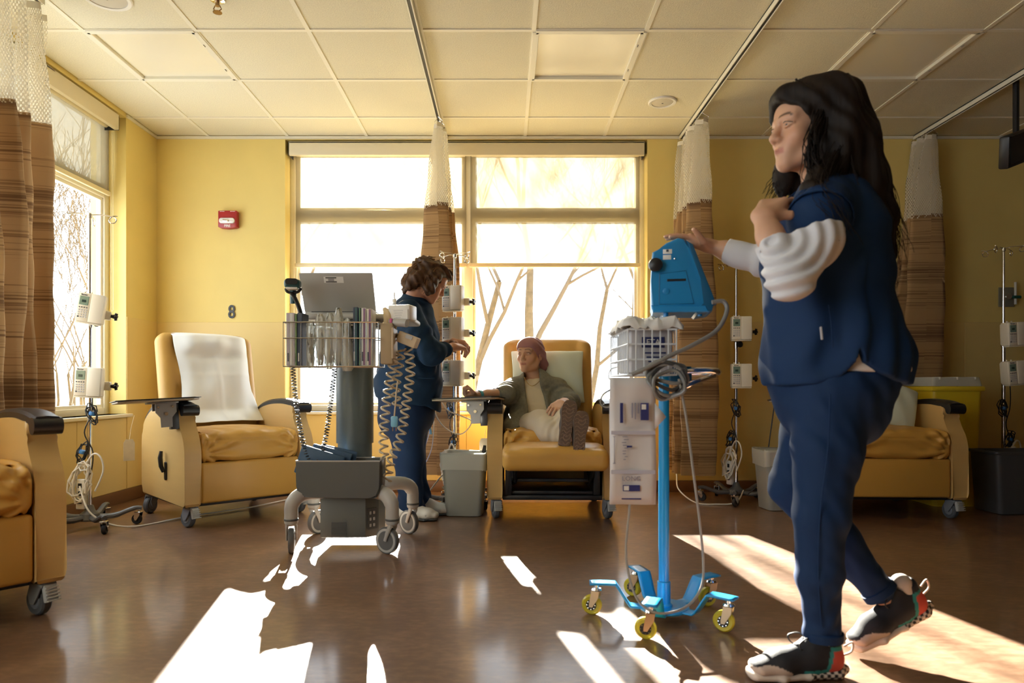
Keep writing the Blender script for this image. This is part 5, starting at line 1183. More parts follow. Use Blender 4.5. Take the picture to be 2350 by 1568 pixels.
def hand_sdf(E, W, hd, pn, side, curls, thumb, h=.003, s=1.0, r_el=.042, r_wr=.026, spread=.12, start=None, tdir=None):
    "forearm from E to W, then a hand pointing hd with palm normal pn; side=+1 puts the thumb on hd x pn"
    W = Vector(W); E = Vector(E); f = Vector(hd).normalized(); n = Vector(pn); n = (n-f*n.dot(f)).normalized(); t_ = f.cross(n)*side
    L = lambda x, y, z: W+(f*x+t_*y+n*z)*s
    st = E if start is None else Vector(start)
    lo, hi = bounds([st, W, L(.2, .08, .08), L(.2, -.08, .08), L(.2, .08, -.06), L(.05, .12, .06), L(0, -.08, -.05)], .05); S = SDF(lo, hi, h)
    mid = E.lerp(W, .38)
    def rad(q): return r_el+(r_wr-r_el)*q
    q0 = max(0, min(1, (st-E).length/(W-E).length)); S.cone(st, st.lerp(W, .45), rad(q0)*1.02, rad(q0+.45*(1-q0))*1.04, .02).cone(st.lerp(W, .45), W, rad(q0+.45*(1-q0))*1.02, r_wr, .02, flat=(n, .86))
    ys = (.029, .0095, -.0105, -.029); xs_ = (.086, .090, .085, .076); ln = (.070, .078, .072, .056)
    for i in range(4):
        S.cone(L(.004, ys[i]*.55, 0), L(xs_[i]*.98, ys[i], .002-.003*abs(i-1.5)), .0165*s, .0118*s, .016*s)
    S.cone(L(.02, .012, .008), L(.055, .024, .012), .016*s, .016*s, .02)
    for i in range(4):
        p = Vector((xs_[i], ys[i], 0)); a = 0; sp = (1.5-i)*spread
        for j, (fr, rr0, rr1) in enumerate(((.47, .0098, .0088), (.30, .0088, .0080), (.23, .0080, .0068))):
            a += curls[i][j]; d = Vector((math.cos(a)*math.cos(sp), math.sin(sp)*math.cos(a), math.sin(a))); q = p+d*(ln[i]*fr)
            S.cone(L(*p), L(*q), rr0*s, rr1*s, .003*s); p = q
    p = Vector((.018, .024, .006)); rr = (.0145, .0120, .0100, .0082); ds = [Vector(d).normalized() for d in thumb]
    for j, ll in enumerate((.040, .034, .027)):
        q = p+ds[j]*ll; S.cone(L(*p), L(*q), rr[j]*s, rr[j+1]*s, (.012 if j == 0 else .003)*s); p = q
    return S
def folds(amp, k, seed, axis=None):
    rd = np.random.default_rng(seed); d = rd.normal(size=(4, 3)); d /= np.linalg.norm(d, axis=1)[:,None]
    if axis is not None: d = d*.45+A3(axis)
    def fn(x, y, z):
        o = 0
        for i in range(4):
            q = k*(1+.5*i)*(d[i,0]*x+d[i,1]*y+d[i,2]*z); o = o+np.sin(q+1.8*np.sin(.6*k*(x*d[i-1,0]+z*d[i-1,2]+y*d[i-1,1])+i))/(1+.5*i)
        return o*amp*.5
    return fn
def sleeve_folds(E, amp, k, reach):
    E = A3(E)
    def fn(x, y, z):
        d = np.sqrt((x-E[0])**2+(y-E[1])**2+(z-E[2])**2); return amp*np.sin(k*d+3*np.sin(9*(x-y))+2*np.sin(14*z))*(1-ss(d, reach*.4, reach))
    return fn
def strands(name, guides, m, parent, n, r=.0012, jit=.02, seed=1, wav=.006):
    "thin locks following guide polylines"
    rd = random.Random(seed); mb = MB()
    for i in range(n):
        a = rd.choice(guides); o = Vector((rd.gauss(0, 1), rd.gauss(0, 1), rd.gauss(0, 1)))*jit; ph = rd.uniform(0, 6); fr = rd.uniform(.6, 1.3); w_ = rd.uniform(.4, 1.6)*wav
        pts = bez([Vector(p)+o*(.35+.65*k/(len(a)-1)) for k, p in enumerate(a)], 6); t0 = rd.uniform(0, .12); pts = pts[int(len(pts)*t0):int(len(pts)*rd.uniform(.75, 1))]
        if len(pts) < 4: continue
        pts = [p+Vector((math.sin(k*fr+ph), math.cos(k*fr*.8+ph), 0))*w_ for k, p in enumerate(pts)]
        mb.tube(pts, [r*(1-.8*k/len(pts)) for k in range(len(pts))], 4, cap=False)
    o = mb.build(name, m, parent, smooth=180, fix=False); o['kind'] = 'stuff'; return o
def person_root(label, V, Q, colfn):
    o = raw_mesh('person', V, Q, M_skin, None, colfn); return tag(o, label, 'person')
M_navy = mat('scrub_navy', (.008, .030, .092), .75, bump=.12, bscale=500, spec=.2); M_navyd = mat('scrub_trouser_navy', (.008, .028, .085), .75, bump=.12, bscale=500, spec=.2)
M_knit = mat('white_knit', (.66, .67, .70), .85, bump=.2, bscale=600, spec=.2)
# ---------------------------------------------------------------- walking nurse
def shoe(label, heel, toe, parent, side_cam=1):
    "black knit trainer; heel and toe are ground points of the sole"
    heel = Vector(heel); toe = Vector(toe); f = (toe-heel).normalized(); l = Vector((0, 0, 1)).cross(f).normalized(); u = f.cross(l); M = axes(f, l, u, heel); k = (toe-heel).length/.285
    L = lambda x, y, z: M @ (Vector((x, y, z))*k)
    o = bpy.data.objects.new('shoe', None); COL.objects.link(o); o.parent = parent; o.empty_display_size = .05
    lo, hi = bounds([L(-.03, -.07, -.02), L(.31, .07, .18), L(-.03, .07, .18), L(.31, -.07, -.02)], .02)
    S = SDF(lo, hi, .004); S.sect([(L(.035, 0, .045), M.to_3x3() @ Vector((0, .033, 0)), M.to_3x3() @ Vector((.0, 0, .040))), (L(.10, 0, .055), M.to_3x3() @ Vector((0, .038, 0)), M.to_3x3() @ Vector((0, 0, .048))), (L(.18, 0, .045), M.to_3x3() @ Vector((0, .044, 0)), M.to_3x3() @ Vector((0, 0, .034))), (L(.245, .002, .034), M.to_3x3() @ Vector((0, .041, 0)), M.to_3x3() @ Vector((0, 0, .022)))], .02)
    S.cone(L(.045, 0, .06), L(.04, 0, .105), .036, .032, .02); S.cone(L(.085, 0, .07), L(.075, 0, .11), .036, .030, .02); S.half(L(0, 0, .018), -(M.to_3x3() @ Vector((0, 0, 1))), .004)
    S.cone(L(.058, 0, .10), L(.055, 0, .15), .031, .036, .003, 'sub')
    def uc(V):
        Mi = np.array(M.inverted()); p = (V @ Mi[:3,:3].T+Mi[:3,3])/k; c = np.tile(A3((.012, .013, .018)), (len(V), 1))
        red = (p[:,0] < .052-.25*(p[:,2]-.05)) & (p[:,2] < .085) & (p[:,0] > -.02); teal = (p[:,0] < .064-.25*(p[:,2]-.05)) & (p[:,2] < .094) & ~red
        low = (p[:,2] < .034) & (p[:,0] < .13) & ~red; c[teal | low] = (.02, .25, .25); c[red] = (.55, .07, .05)
        tp = (p[:,0] > .165) & (p[:,2] < .032+.02*np.sin((p[:,0]-.165)*26)); c[tp] = (.50, .42, .36); return c
    S.build('upper', tint_mat('shoe_knit', .75, bump=.3, bscale=400), o, colfn=uc)
    S = SDF(lo, hi, .0035); m3 = M.to_3x3()
    S.sect([(L(.022, 0, .018), m3 @ Vector((0, .036, 0)), m3 @ Vector((0, 0, .020))), (L(.11, 0, .016), m3 @ Vector((0, .038, 0)), m3 @ Vector((0, 0, .017))), (L(.19, 0, .015), m3 @ Vector((0, .047, 0)), m3 @ Vector((0, 0, .016))), (L(.258, 0, .017), m3 @ Vector((0, .040, 0)), m3 @ Vector((0, 0, .016)))], .01)
    S.cone(L(-.005, 0, .022), L(.03, 0, .02), .014, .02, .02)
    def sc(V):
        Mi = np.array(M.inverted()); p = (V @ Mi[:3,:3].T+Mi[:3,3])/k; c = np.tile(A3((.66, .58, .50)), (len(V), 1))
        ch = ((np.floor(p[:,0]/.0105)+np.floor((p[:,2]-.003)/.0095)) % 2 == 0) & (p[:,0] < .11); c[ch] = (.012, .012, .014); return c
    S.build('sole', tint_mat('shoe_sole', .55), o, colfn=sc)
    for j in range(5):
        a = .085+.018*j; z = .098-.0105*j; MB().tube(bez([L(a, -.030, z-.006), L(a+.004, 0, z+.006), L(a, .030, z-.006)], 4), .0022, 6).build('lace', M_rub, o)
    for q in (-1, 1): MB().tube(bez([L(.10, 0, .100), L(.115, q*.022, .118), L(.142, q*.034, .108), L(.132, q*.026, .088), L(.108, 0, .098)], 5), .0020, 6).build('lace_bow', M_rub, o)
    S = SDF(*bounds([L(.0, -.05, .09), L(.12, .05, .18)], .03), .004); S.cone(L(.055, 0, .08), L(.052, 0, .120), .032, .031, .01); S.build('sock', mat('sock_pale', (.60, .52, .46), .8), o)
    MB().tube(bez([L(-.004, 0, .085), L(-.028, 0, .095), L(-.026, 0, .07), L(-.002, 0, .06)], 4), .003, 6).build('pull_tab', mat('sock_pale'), o)
    return o
def nurse_walking():
    HM = head_frame(P(1853, 300, 2.03), (-.982, -.19, -.02)); hs = 1.0
    neck = P(1888, 430, 2.05); SL, SR = P(1888, 468, 1.87), P(1880, 468, 2.21)
    EL, WL = P(1806, 652, 1.785), P(1752, 497, 1.855); ER, WR = P(1765, 603, 2.33), P(1632, 566, 2.42)
    parts = []
    Sh = head_sdf(HM, .003, hs, neck); V, Q = Sh.mesh(); parts.append((relax_mesh(V, Q, 1), Q))
    up_ = HM.to_3x3() @ Vector((0, 0, 1))
    H = hand_sdf(EL, WL, P(1792, 448, 1.93)-WL, Vector((.55, .75, -.25)), -1, [(.25, .5, .35), (.3, .55, .4), (.35, .6, .4), (.4, .65, .4)], [(.6, .75, .25), (.9, .4, .3), (1, .2, .3)], r_el=.044, r_wr=.028, start=EL.lerp(WL, .45)); V, Q = H.mesh(); parts.append((relax_mesh(V, Q, 1), Q))
    H = hand_sdf(ER, WR, P(1558, 538, 2.42)-WR, Vector((-.25, .15, -1)), 1, [(.25, .15, .1), (.22, .18, .1), (.25, .2, .1), (.3, .2, .1)], [(.55, .75, -.1), (.8, .5, -.35), (.9, .3, -.4)], r_el=.044, r_wr=.028, start=ER.lerp(WR, .5)); V, Q = H.mesh(); parts.append((relax_mesh(V, Q, 1), Q))
    lo, hi = bounds([P(1700, 1500, 1.9), P(2100, 400, 2.3), P(1640, 560, 2.4), P(2000, 1500, 2.2)], .1); B = SDF(lo, hi, .011)
    B.sect([(P(1890, 450, 2.05), (0, .06, 0), (.055, 0, 0)), (P(1896, 490, 2.05), (0, .13, 0), (.08, 0, 0)), (P(1890, 620, 2.05), (0, .15, 0), (.13, 0, 0)), (P(1895, 720, 2.05), (0, .14, 0), (.12, 0, 0)), (P(1922, 860, 2.05), (0, .16, 0), (.15, 0, 0))], .04)
    HL, KL, AL = P(1925, 905, 1.97), P(1886, 1180, 1.935), P(1889, 1480, 1.94); HR, KR, AR = P(1905, 905, 2.13), P(1818, 1112, 2.16), P(2040, 1385, 2.115)
    for h_, k_, a_ in ((HL, KL, AL), (HR, KR, AR)): B.cone(h_, k_, .085, .05, .03).cone(k_, a_, .048, .030, .02)
    B.cone(P(1884, 490, 1.89), EL, .040, .034).cone(EL, WL.lerp(EL, .5), .036, .034); B.cone(SR, ER, .045, .036).cone(ER, WR.lerp(ER, .45), .036, .034); B.cone(neck, P(1892, 470, 2.05), .055, .07, .03)
    V, Q = B.mesh(); parts.append((relax_mesh(V, Q, 1), Q)); V, Q = joinm(parts)
    root = person_root('woman in navy scrubs with long dark hair walking left, one hand on the blue monitor', V, Q, skin_col(HM, (.60, .345, .22), hs, (.03, .02, .015), (.40, .13, .10)))
    eyes(HM, root, hs, (0, -1, -.05))
    # trousers
    lo, hi = bounds([P(1740, 1480, 1.8), P(2110, 800, 2.3), P(2070, 1400, 2.25)], .06); S = SDF(lo, hi, .007)
    S.sect([(P(1905, 770, 2.05), (0, .15, 0), (.165, 0, 0)), (P(1912, 850, 2.05), (0, .18, 0), (.180, 0, 0)), (P(1910, 915, 2.05), (0, .170, 0), (.160, 0, 0))], .03)
    S.chain([P(1912, 902, 1.965), P(1897, 1030, 1.95), P(1884, 1180, 1.93), P(1880, 1320, 1.93), P(1888, 1452, 1.94)], [.108, .092, .070, .058, .051], .03)
    S.chain([P(1915, 900, 2.13), P(1866, 1010, 2.15), P(1822, 1112, 2.16), P(1918, 1240, 2.15), P(2012, 1352, 2.12)], [.12, .095, .072, .066, .050], .03)
    S.disp(folds(.0028, 17, 3, (.3, 0, .7))); S.disp(folds(.0042, 52, 5, (.7, 0, .55))); S.disp(lambda x, y, z: .0022*np.sin(z*85+6*np.sin(x*24)+y*20)*(1-ss(z, .15, .42))); S.disp(lambda x, y, z: .003*np.cos((x-.9)*130)*(1-ss(z, .1, .16)))
    S.half(P(1888, 1470, 1.94), (0, 0, -1)); S.half(P(1900, 853, 1.95), (0, 0, 1)); S.build('trousers', M_navyd, root)
    for c_, d_ in ((P(1889, 1456, 1.94), (0, 0, 1)), (P(2018, 1358, 2.12), P(2012, 1352, 2.12)-P(1918, 1240, 2.15))):
        MB().lathe([(.046, -.016), (.053, -.014), (.054, .008), (.050, .012)], c_, d_, 28).build('trouser_cuff', M_navyd, root)
    MB().tube(bez([P(1905, 905, 1.842), P(1900, 1030, 1.842), P(1882, 1180, 1.857), P(1878, 1330, 1.870), P(1886, 1440, 1.888)], 6), .0022, 5).build('side_seam', M_navy, root)
    # white undershirt hem and sleeves
    U = SDF(*bounds([P(1740, 760, 1.85), P(2100, 870, 2.25)], .03), .007); U.sect([(P(1905, 770, 2.05), (0, .178, 0), (.180, 0, 0)), (P(1920, 850, 2.05), (0, .193, 0), (.198, 0, 0))], .01); U.half(P(1900, 857, 2.05), (0, 0, -1)).half(P(1900, 790, 2.05), (0, 0, 1)); U.disp(folds(.003, 25, 4)); U.build('undershirt_hem', mat('undershirt_white', (.70, .66, .62), .8), root)
    S = SDF(*bounds([SL, EL, WL, P(1960, 480, 1.8)], .09), .004); S.chain([P(1884, 480, 1.872), P(1872, 545, 1.815), P(1818, 640, 1.785)], [.072, .068, .052], .02); S.chain([P(1812, 642, 1.785), P(1780, 562, 1.815)], [.052, .046], .03)
    S.disp(sleeve_folds(P(1770, 560, 1.79), .0050, 190, .24)); S.disp(folds(.004, 34, 6)); S.half(P(1776, 556, 1.82), WL-EL, .004); a_ = EL.lerp(WL, .50); S.cone(a_, WL, .036, .036, .002, 'sub'); S.build('sleeve', M_knit, root)
    S = SDF(*bounds([SR, ER, WR], .09), .006); S.chain([SR, ER, ER.lerp(WR, .75)], [.066, .052, .046], .02); S.disp(sleeve_folds(ER.lerp(WR, .5), .004, 95, .22)); S.half(ER.lerp(WR, .74), WR-ER, .004); S.build('sleeve', M_knit, root)
    # scrub top
    lo, hi = bounds([P(1735, 900, 1.8), P(2110, 380, 2.3)], .05); S = SDF(lo, hi, .0065)
    S.sect([(P(1893, 434, 2.05), (0, .080, 0), (.066, 0, 0)), (P(1893, 482, 2.05), (0, .165, 0), (.112, 0, 0)), (P(1900, 540, 2.05), (0, .185, 0), (.150, 0, 0)), (P(1893, 620, 2.05), (0, .180, 0), (.180, 0, 0)), (P(1881, 690, 2.05), (0, .168, 0), (.163, 0, 0)), (P(1900, 765, 2.05), (0, .188, 0), (.183, 0, 0)), (P(1914, 840, 2.05), (0, .203, 0), (.196, 0, 0)), (P(1916, 905, 2.05), (0, .203, 0), (.192, 0, 0))], .025)
    S.chain([P(1890, 462, 1.98), P(1888, 474, 1.905), P(1882, 500, 1.868)], [.066, .072, .076], .03); S.chain([P(1885, 462, 2.12), P(1883, 474, 2.19), P(1878, 500, 2.23)], [.066, .072, .076], .03)
    S.cone(P(1870, 380, 2.04), P(1868, 440, 2.05), .060, .062, .012, 'sub'); S.cone(P(1835, 420, 2.05), P(1820, 470, 2.03), .035, .03, .01, 'sub')
    S.disp(folds(.008, 17, 11, (.2, 0, .5))); S.disp(lambda x, y, z: .006*np.sin(x*70+y*40+3*np.sin(z*9))*(1-ss(z, .85, 1.1))); S.disp(lambda x, y, z: .007*np.sin(x*55-z*22+2*np.sin(z*12))*ss(z, .82, .95)*(1-ss(z, 1.12, 1.2))*(x < .98))
    hx = np.array([(q-1158)/1585*2.0 for q in (1700, 1770, 1840, 1880, 1903, 1912, 1921, 1955, 2000, 2060, 2150)]); hz = np.array([.82+(885-q)/1585*1.95 for q in (888, 888, 882, 864, 834, 800, 834, 858, 874, 884, 884)])
    sl, (x, y, z) = S.win(S.lo, S.lo+S.n*S.h); zz = np.interp(x.ravel(), hx, hz)[:,None,None]; S.comb(sl, (zz-z)*.7+0*S.F[sl], .004, 'and')
    S.build('scrub_top', M_navy, root)
    for a_, b_ in ((P(1890, 455, 1.93), P(1880, 506, 1.845)), (P(1886, 455, 2.17), P(1878, 506, 2.25))):
        S = SDF(*bounds([a_, b_], .12), .005); S.cone(a_, b_, .074, .086, .01); d_ = b_-a_; S.half(a_+d_*.92, d_, .002); S.cone(a_+d_*.7, a_+d_*1.6, .078, .084, .002, 'sub'); S.disp(folds(.003, 30, 71)); S.build('cap_sleeve', M_navy, root)
    MB().tube(bez([P(1902, 700, 1.862), P(1908, 745, 1.858), P(1911, 798, 1.853)], 5), .002, 5).build('side_seam', M_navyd, root)
    MB().box(P(1885, 765, 1.855), (.006, .003, .035), .001, 1, ry=-.1).build('pocket_tag', mat('tag_white', (.6, .6, .62), .6), root)
    shoe('', (.952, 1.945, 0), (.667, 1.925, 0), root); shoe('', P(2134, 1406, 2.13), P(1950, 1504, 2.09), root)
    # hair
    M_hair = mat('hair_dark', (.014, .008, .005), .62, var=.5, vscale=60, stretch=(1,1,.12), spec=.22, bump=.5, bscale=90, bdist=.004); L = lambda x, y, z: HM @ Vector((x, y, z))
    lo, hi = bounds([P(1740, 160, 1.85), P(2080, 600, 2.25)], .04); S = SDF(lo, hi, .005)
    S.ell(L(0, .030, .052), (.090, .112, .088), .02, M=HM); S.ell(L(0, -.045, .092), (.070, .060, .036), .03, M=HM)
    S.chain([L(.055, .02, .06), L(.085, .030, -.01), L(.092, .035, -.09), P(1880, 440, 1.90), P(1935, 500, 1.90)], [.045, .036, .036, .034, .014], .03)
    S.chain([L(-.055, .01, .06), L(-.085, .02, -.02), L(-.088, -.005, -.10), P(1806, 425, 2.13), P(1795, 455, 2.12)], [.04, .034, .034, .028, .010], .03)
    for yy, e in ((1.98, 0), (2.05, 8), (2.12, 0)): S.chain([P(1905+e, 240, yy), P(1938+e, 330, yy), P(1962+e, 420, yy), P(1998+e, 510, yy-.02), P(2040, 590, yy-.03)], [.085, .082, .072, .056, .016], .035)
    S.cone(L(.02, -.088, .085), L(.075, -.055, .035), .020, .016, .02); S.cone(L(.02, -.085, .088), L(-.06, -.06, .05), .02, .016, .02)
    S.ell(L(0, -.098, -.015), (.066, .060, .085), .01, 'sub', M=HM); S.ell(L(.045, -.072, -.03), (.052, .048, .080), .012, 'sub', M=HM)
    S.chain([L(.066, -.012, .07), L(.080, -.002, .01), L(.084, .006, -.05), L(.088, .012, -.11), P(1868, 430, 1.875), P(1898, 468, 1.815), P(1930, 515, 1.80)], [.028, .022, .024, .026, .028, .026, .010], .02)
    S.disp(lambda x, y, z: .0055*np.sin(85*(x*.75+z*.35)+26*y+4*np.sin(z*11+y*6))+.003*np.sin(190*(x*.7+z*.3)+50*y+3*np.sin(z*20)))
    S.build('hair', M_hair, root)
    gd = [[L(.03, -.06, .12), L(.085, .0, .05), L(.10, .04, -.06), P(1880, 430, 1.85), P(1912, 490, 1.79), P(1945, 560, 1.80)], [L(0, .05, .13), P(1965, 270, 1.97), P(1985, 380, 1.96), P(2020, 480, 1.97), P(2055, 590, 1.99)], [L(0, .06, .13), P(1985, 300, 2.05), P(2015, 400, 2.05), P(2045, 500, 2.03), P(2060, 590, 2.02)], [P(1930, 230, 1.95), P(1945, 360, 1.93), P(1975, 460, 1.92), P(2000, 540, 1.93)], [L(-.07, -.03, .03), L(-.09, -.02, -.08), P(1792, 420, 2.13), P(1780, 455, 2.11)], [L(.045, -.02, .11), L(.088, -.012, .04), P(1864, 330, 1.915), P(1868, 400, 1.90), P(1888, 452, 1.84), P(1912, 505, 1.80)]]
    strands('hair_locks', gd, M_hair, root, 420, .0022, .018, 4, .005)
    return root
nurse_walking()

# ---------------------------------------------------------------- nurse bending over the pumps
def nurse_bending():
    Y = 4.32; HM = head_frame(P(988, 645, Y), (.80, .25, -.55)); hs = .98; L = lambda x, y, z: HM @ (Vector((x, y, z))*hs)
    neck = P(955, 700, Y); SR, SL = P(948, 728, Y-.15), P(958, 728, Y+.15)
    ER, WR = P(988, 812, Y-.21), P(1040, 796, Y-.08); EL, WL = P(1000, 808, Y+.16), P(1040, 786, Y+.10); parts = []
    S = head_sdf(HM, .004, hs, neck); V, Q = S.mesh(); parts.append((relax_mesh(V, Q, 1), Q))
    cu = [(.55, .6, .4), (.6, .65, .4), (.65, .65, .4), (.7, .7, .4)]
    for E, W, d, pn, sd in ((ER, WR, P(1062, 798, Y-.02), (0, .5, -.85), 1), (EL, WL, P(1062, 790, Y+.08), (0, -.4, -.9), -1)):
        H = hand_sdf(E, W, d-W, pn, sd, cu, [(.6, .7, .4), (.8, .3, .5), (.9, 0, .5)], h=.0035, r_el=.042, r_wr=.027, start=E.lerp(W, .4)); V, Q = H.mesh(); parts.append((relax_mesh(V, Q, 1), Q))
    B = SDF(*bounds([P(850, 1180, Y-.3), P(1070, 660, Y+.3)], .06), .014)
    B.sect([(P(950, 725, Y), (0, .08, 0), (.06, 0, 0)), (P(945, 770, Y), (0, .13, 0), (.10, 0, 0)), (P(935, 850, Y), (0, .14, 0), (.13, 0, 0)), (P(930, 920, Y), (0, .16, 0), (.14, 0, 0))], .04)
    for yy, fx in ((-.09, 952), (.09, 968)): B.cone(P(930, 930, Y+yy), P(930, 1050, Y+yy), .08, .055, .03).cone(P(930, 1050, Y+yy), P(fx, 1160, Y+yy), .05, .034)
    B.cone(SR, ER, .045, .036).cone(ER, ER.lerp(WR, .5), .036, .034).cone(SL, EL, .045, .036).cone(EL, EL.lerp(WL, .5), .036, .034).cone(neck, P(950, 730, Y), .055, .07)
    V, Q = B.mesh(); parts.append((V, Q)); V, Q = joinm(parts)
    root = person_root('woman in dark navy jacket with short wavy brown hair bending over the infusion pumps', V, Q, skin_col(HM, (.58, .31, .21), hs)); eyes(HM, root, hs, (0, -1, -.3))
    # jacket
    S = SDF(*bounds([P(840, 950, Y-.3), P(1060, 655, Y+.3)], .06), .008)
    S.sect([(P(958, 700, Y), (0, .085, .0), (.085, 0, .02)), (P(946, 728, Y), (0, .165, 0), (.135, 0, .02)), (P(948, 770, Y), (0, .185, 0), (.165, 0, 0)), (P(942, 830, Y), (0, .19, 0), (.185, 0, 0)), (P(936, 880, Y), (0, .20, 0), (.205, 0, 0)), (P(938, 948, Y), (0, .205, 0), (.195, 0, 0))], .03)
    S.chain([P(940, 716, Y-.15), P(962, 762, Y-.20), ER, WR.lerp(ER, .25)], [.085, .075, .058, .044], .03); S.chain([P(955, 716, Y+.15), EL, WL.lerp(EL, .25)], [.08, .056, .044], .03)
    S.disp(folds(.010, 14, 21, (.1, 0, .5))); S.disp(sleeve_folds(ER, .006, 120, .25)); S.disp(folds(.004, 40, 22))
    hx = np.array([(q-1158)/1585*Y for q in (840, 880, 930, 985, 1012, 1040)]); hz = np.array([.82+(885-q)/1585*Y for q in (905, 915, 925, 932, 948, 948)])
    sl, (x, y, z) = S.win(S.lo, S.lo+S.n*S.h); zz = np.interp(x.ravel(), hx, hz)[:,None,None]; S.comb(sl, (zz-z)+0*S.F[sl], .004, 'and')
    for E, W in ((ER, WR), (EL, WL)): S.cone(E.lerp(W, .82), W+(W-E)*.3, .032, .032, .003, 'sub')
    S.build('jacket', mat('jacket_navy', (.012, .034, .075), .8, bump=.12, bscale=400, spec=.2), root)
    MB().lathe([(.080, -.008), (.086, 0), (.080, .012), (.062, .018)], P(962, 694, Y), (.35, 0, .94), 30).build('collar', mat('jacket_navy'), root)
    MB().box(P(978, 868, Y-.205), (.10, .004, .006), .002, 1, rz=.1).build('pocket_welt', mat('jacket_navy'), root)
    # trousers and clogs
    S = SDF(*bounds([P(850, 1185, Y-.3), P(1010, 880, Y+.3)], .05), .009)
    S.sect([(P(930, 885, Y), (0, .18, 0), (.18, 0, 0)), (P(932, 950, Y), (0, .185, 0), (.175, 0, 0))], .03)
    S.chain([P(930, 945, Y-.085), P(938, 1050, Y-.085), P(942, 1150, Y-.085), P(948, 1168, Y-.085)], [.125, .095, .078, .078], .03); S.chain([P(938, 945, Y+.09), P(945, 1050, Y+.09), P(962, 1150, Y+.09), P(968, 1162, Y+.09)], [.12, .092, .076, .076], .03)
    S.disp(folds(.009, 15, 31, (.1, 0, .5))); S.disp(lambda x, y, z: .006*np.sin(z*45+x*20+3*np.sin(y*20))*(1-ss(z, .1, .35))); S.half(P(940, 1171, Y-.085), (0, 0, -1)); S.build('trousers', mat('trouser_navy', (.010, .026, .07), .8, spec=.2, bump=.1, bscale=400), root)
    M_clog = mat('clog_white', (.66, .63, .58), .45); M_clogs = mat('clog_sole', (.05, .05, .05), .6)
    for hx_, yy in ((-.665, Y-.10), (-.60, Y+.08)):
        o = bpy.data.objects.new('clog', None); COL.objects.link(o); o.parent = root; o.location = (hx_, yy, 0); o.rotation_euler = (0, 0, -.12)
        S = SDF((-.03, -.07, -.01), (.30, .07, .13), .005); S.sect([((.03, 0, .045), (0, .035, 0), (0, 0, .035)), ((.12, 0, .055), (0, .042, 0), (0, 0, .045)), ((.20, 0, .040), (0, .047, 0), (0, 0, .032)), ((.245, 0, .032), (0, .040, 0), (0, 0, .022))], .02); S.half((0, 0, .012), (0, 0, -1)); S.cone((.06, 0, .10), (.05, 0, .16), .035, .04, .006, 'sub')
        for j in range(4): S.ell((.20+.012*j, -.045+.01*j, .035), (.004, .01, .004), .002, 'sub')
        S.build('upper', M_clog, o); S = SDF((-.03, -.07, -.02), (.31, .07, .04), .005); S.sect([((.03, 0, .009), (0, .037, 0), (0, 0, .010)), ((.19, 0, .009), (0, .049, 0), (0, 0, .010)), ((.25, 0, .011), (0, .040, 0), (0, 0, .010))], .01); S.half((0, 0, 0), (0, 0, -1)); S.build('sole', M_clogs, o)
    # hair: short and wavy
    M_h = mat('hair_brown', (.085, .036, .014), .55, var=.65, vscale=45, spec=.3, bump=.4, bscale=80, bdist=.004)
    S = SDF(*bounds([P(915, 575, Y-.2), P(1060, 720, Y+.2)], .03), .005); S.ell(L(0, .030, .040), (.096, .112, .088), .02, M=HM); S.ell(L(0, -.05, .088), (.07, .055, .03), .03, M=HM)
    for q in (-1, 1):
        S.chain([L(q*.06, 0, .06), L(q*.092, .01, 0), L(q*.092, -.005, -.06), L(q*.075, -.022, -.10)], [.04, .036, .034, .018], .03); S.chain([L(q*.05, .06, .04), L(q*.07, .08, -.05), L(q*.055, .09, -.13)], [.05, .05, .024], .03)
    S.chain([L(0, .08, .04), L(0, .10, -.06), L(0, .10, -.14)], [.06, .052, .022], .03); S.ell(L(0, -.100, -.02), (.056, .06, .080), .01, 'sub', M=HM)
    S.disp(lambda x, y, z: .010*np.sin(48*x+30*z+3*np.sin(26*z+20*y))*np.sin(40*y-25*z+2*np.sin(30*x))+.004*np.sin(130*(x+z*.6)+60*y)); S.build('hair', M_h, root)
    gd = [[L(q*.05, .0, .12), L(q*.10, .02, .04), L(q*.105, .01, -.05), L(q*.09, .0, -.11)] for q in (-1, 1)] + [[L(q*.03, .07, .12), L(q*.06, .13, .02), L(q*.06, .13, -.08), L(q*.05, .12, -.16)] for q in (-1, 0, 1)]
    strands('hair_locks', gd, mat('hair_tips', (.20, .10, .04), .5, spec=.3), root, 160, .0022, .016, 8, .010)
    return root
nurse_bending()
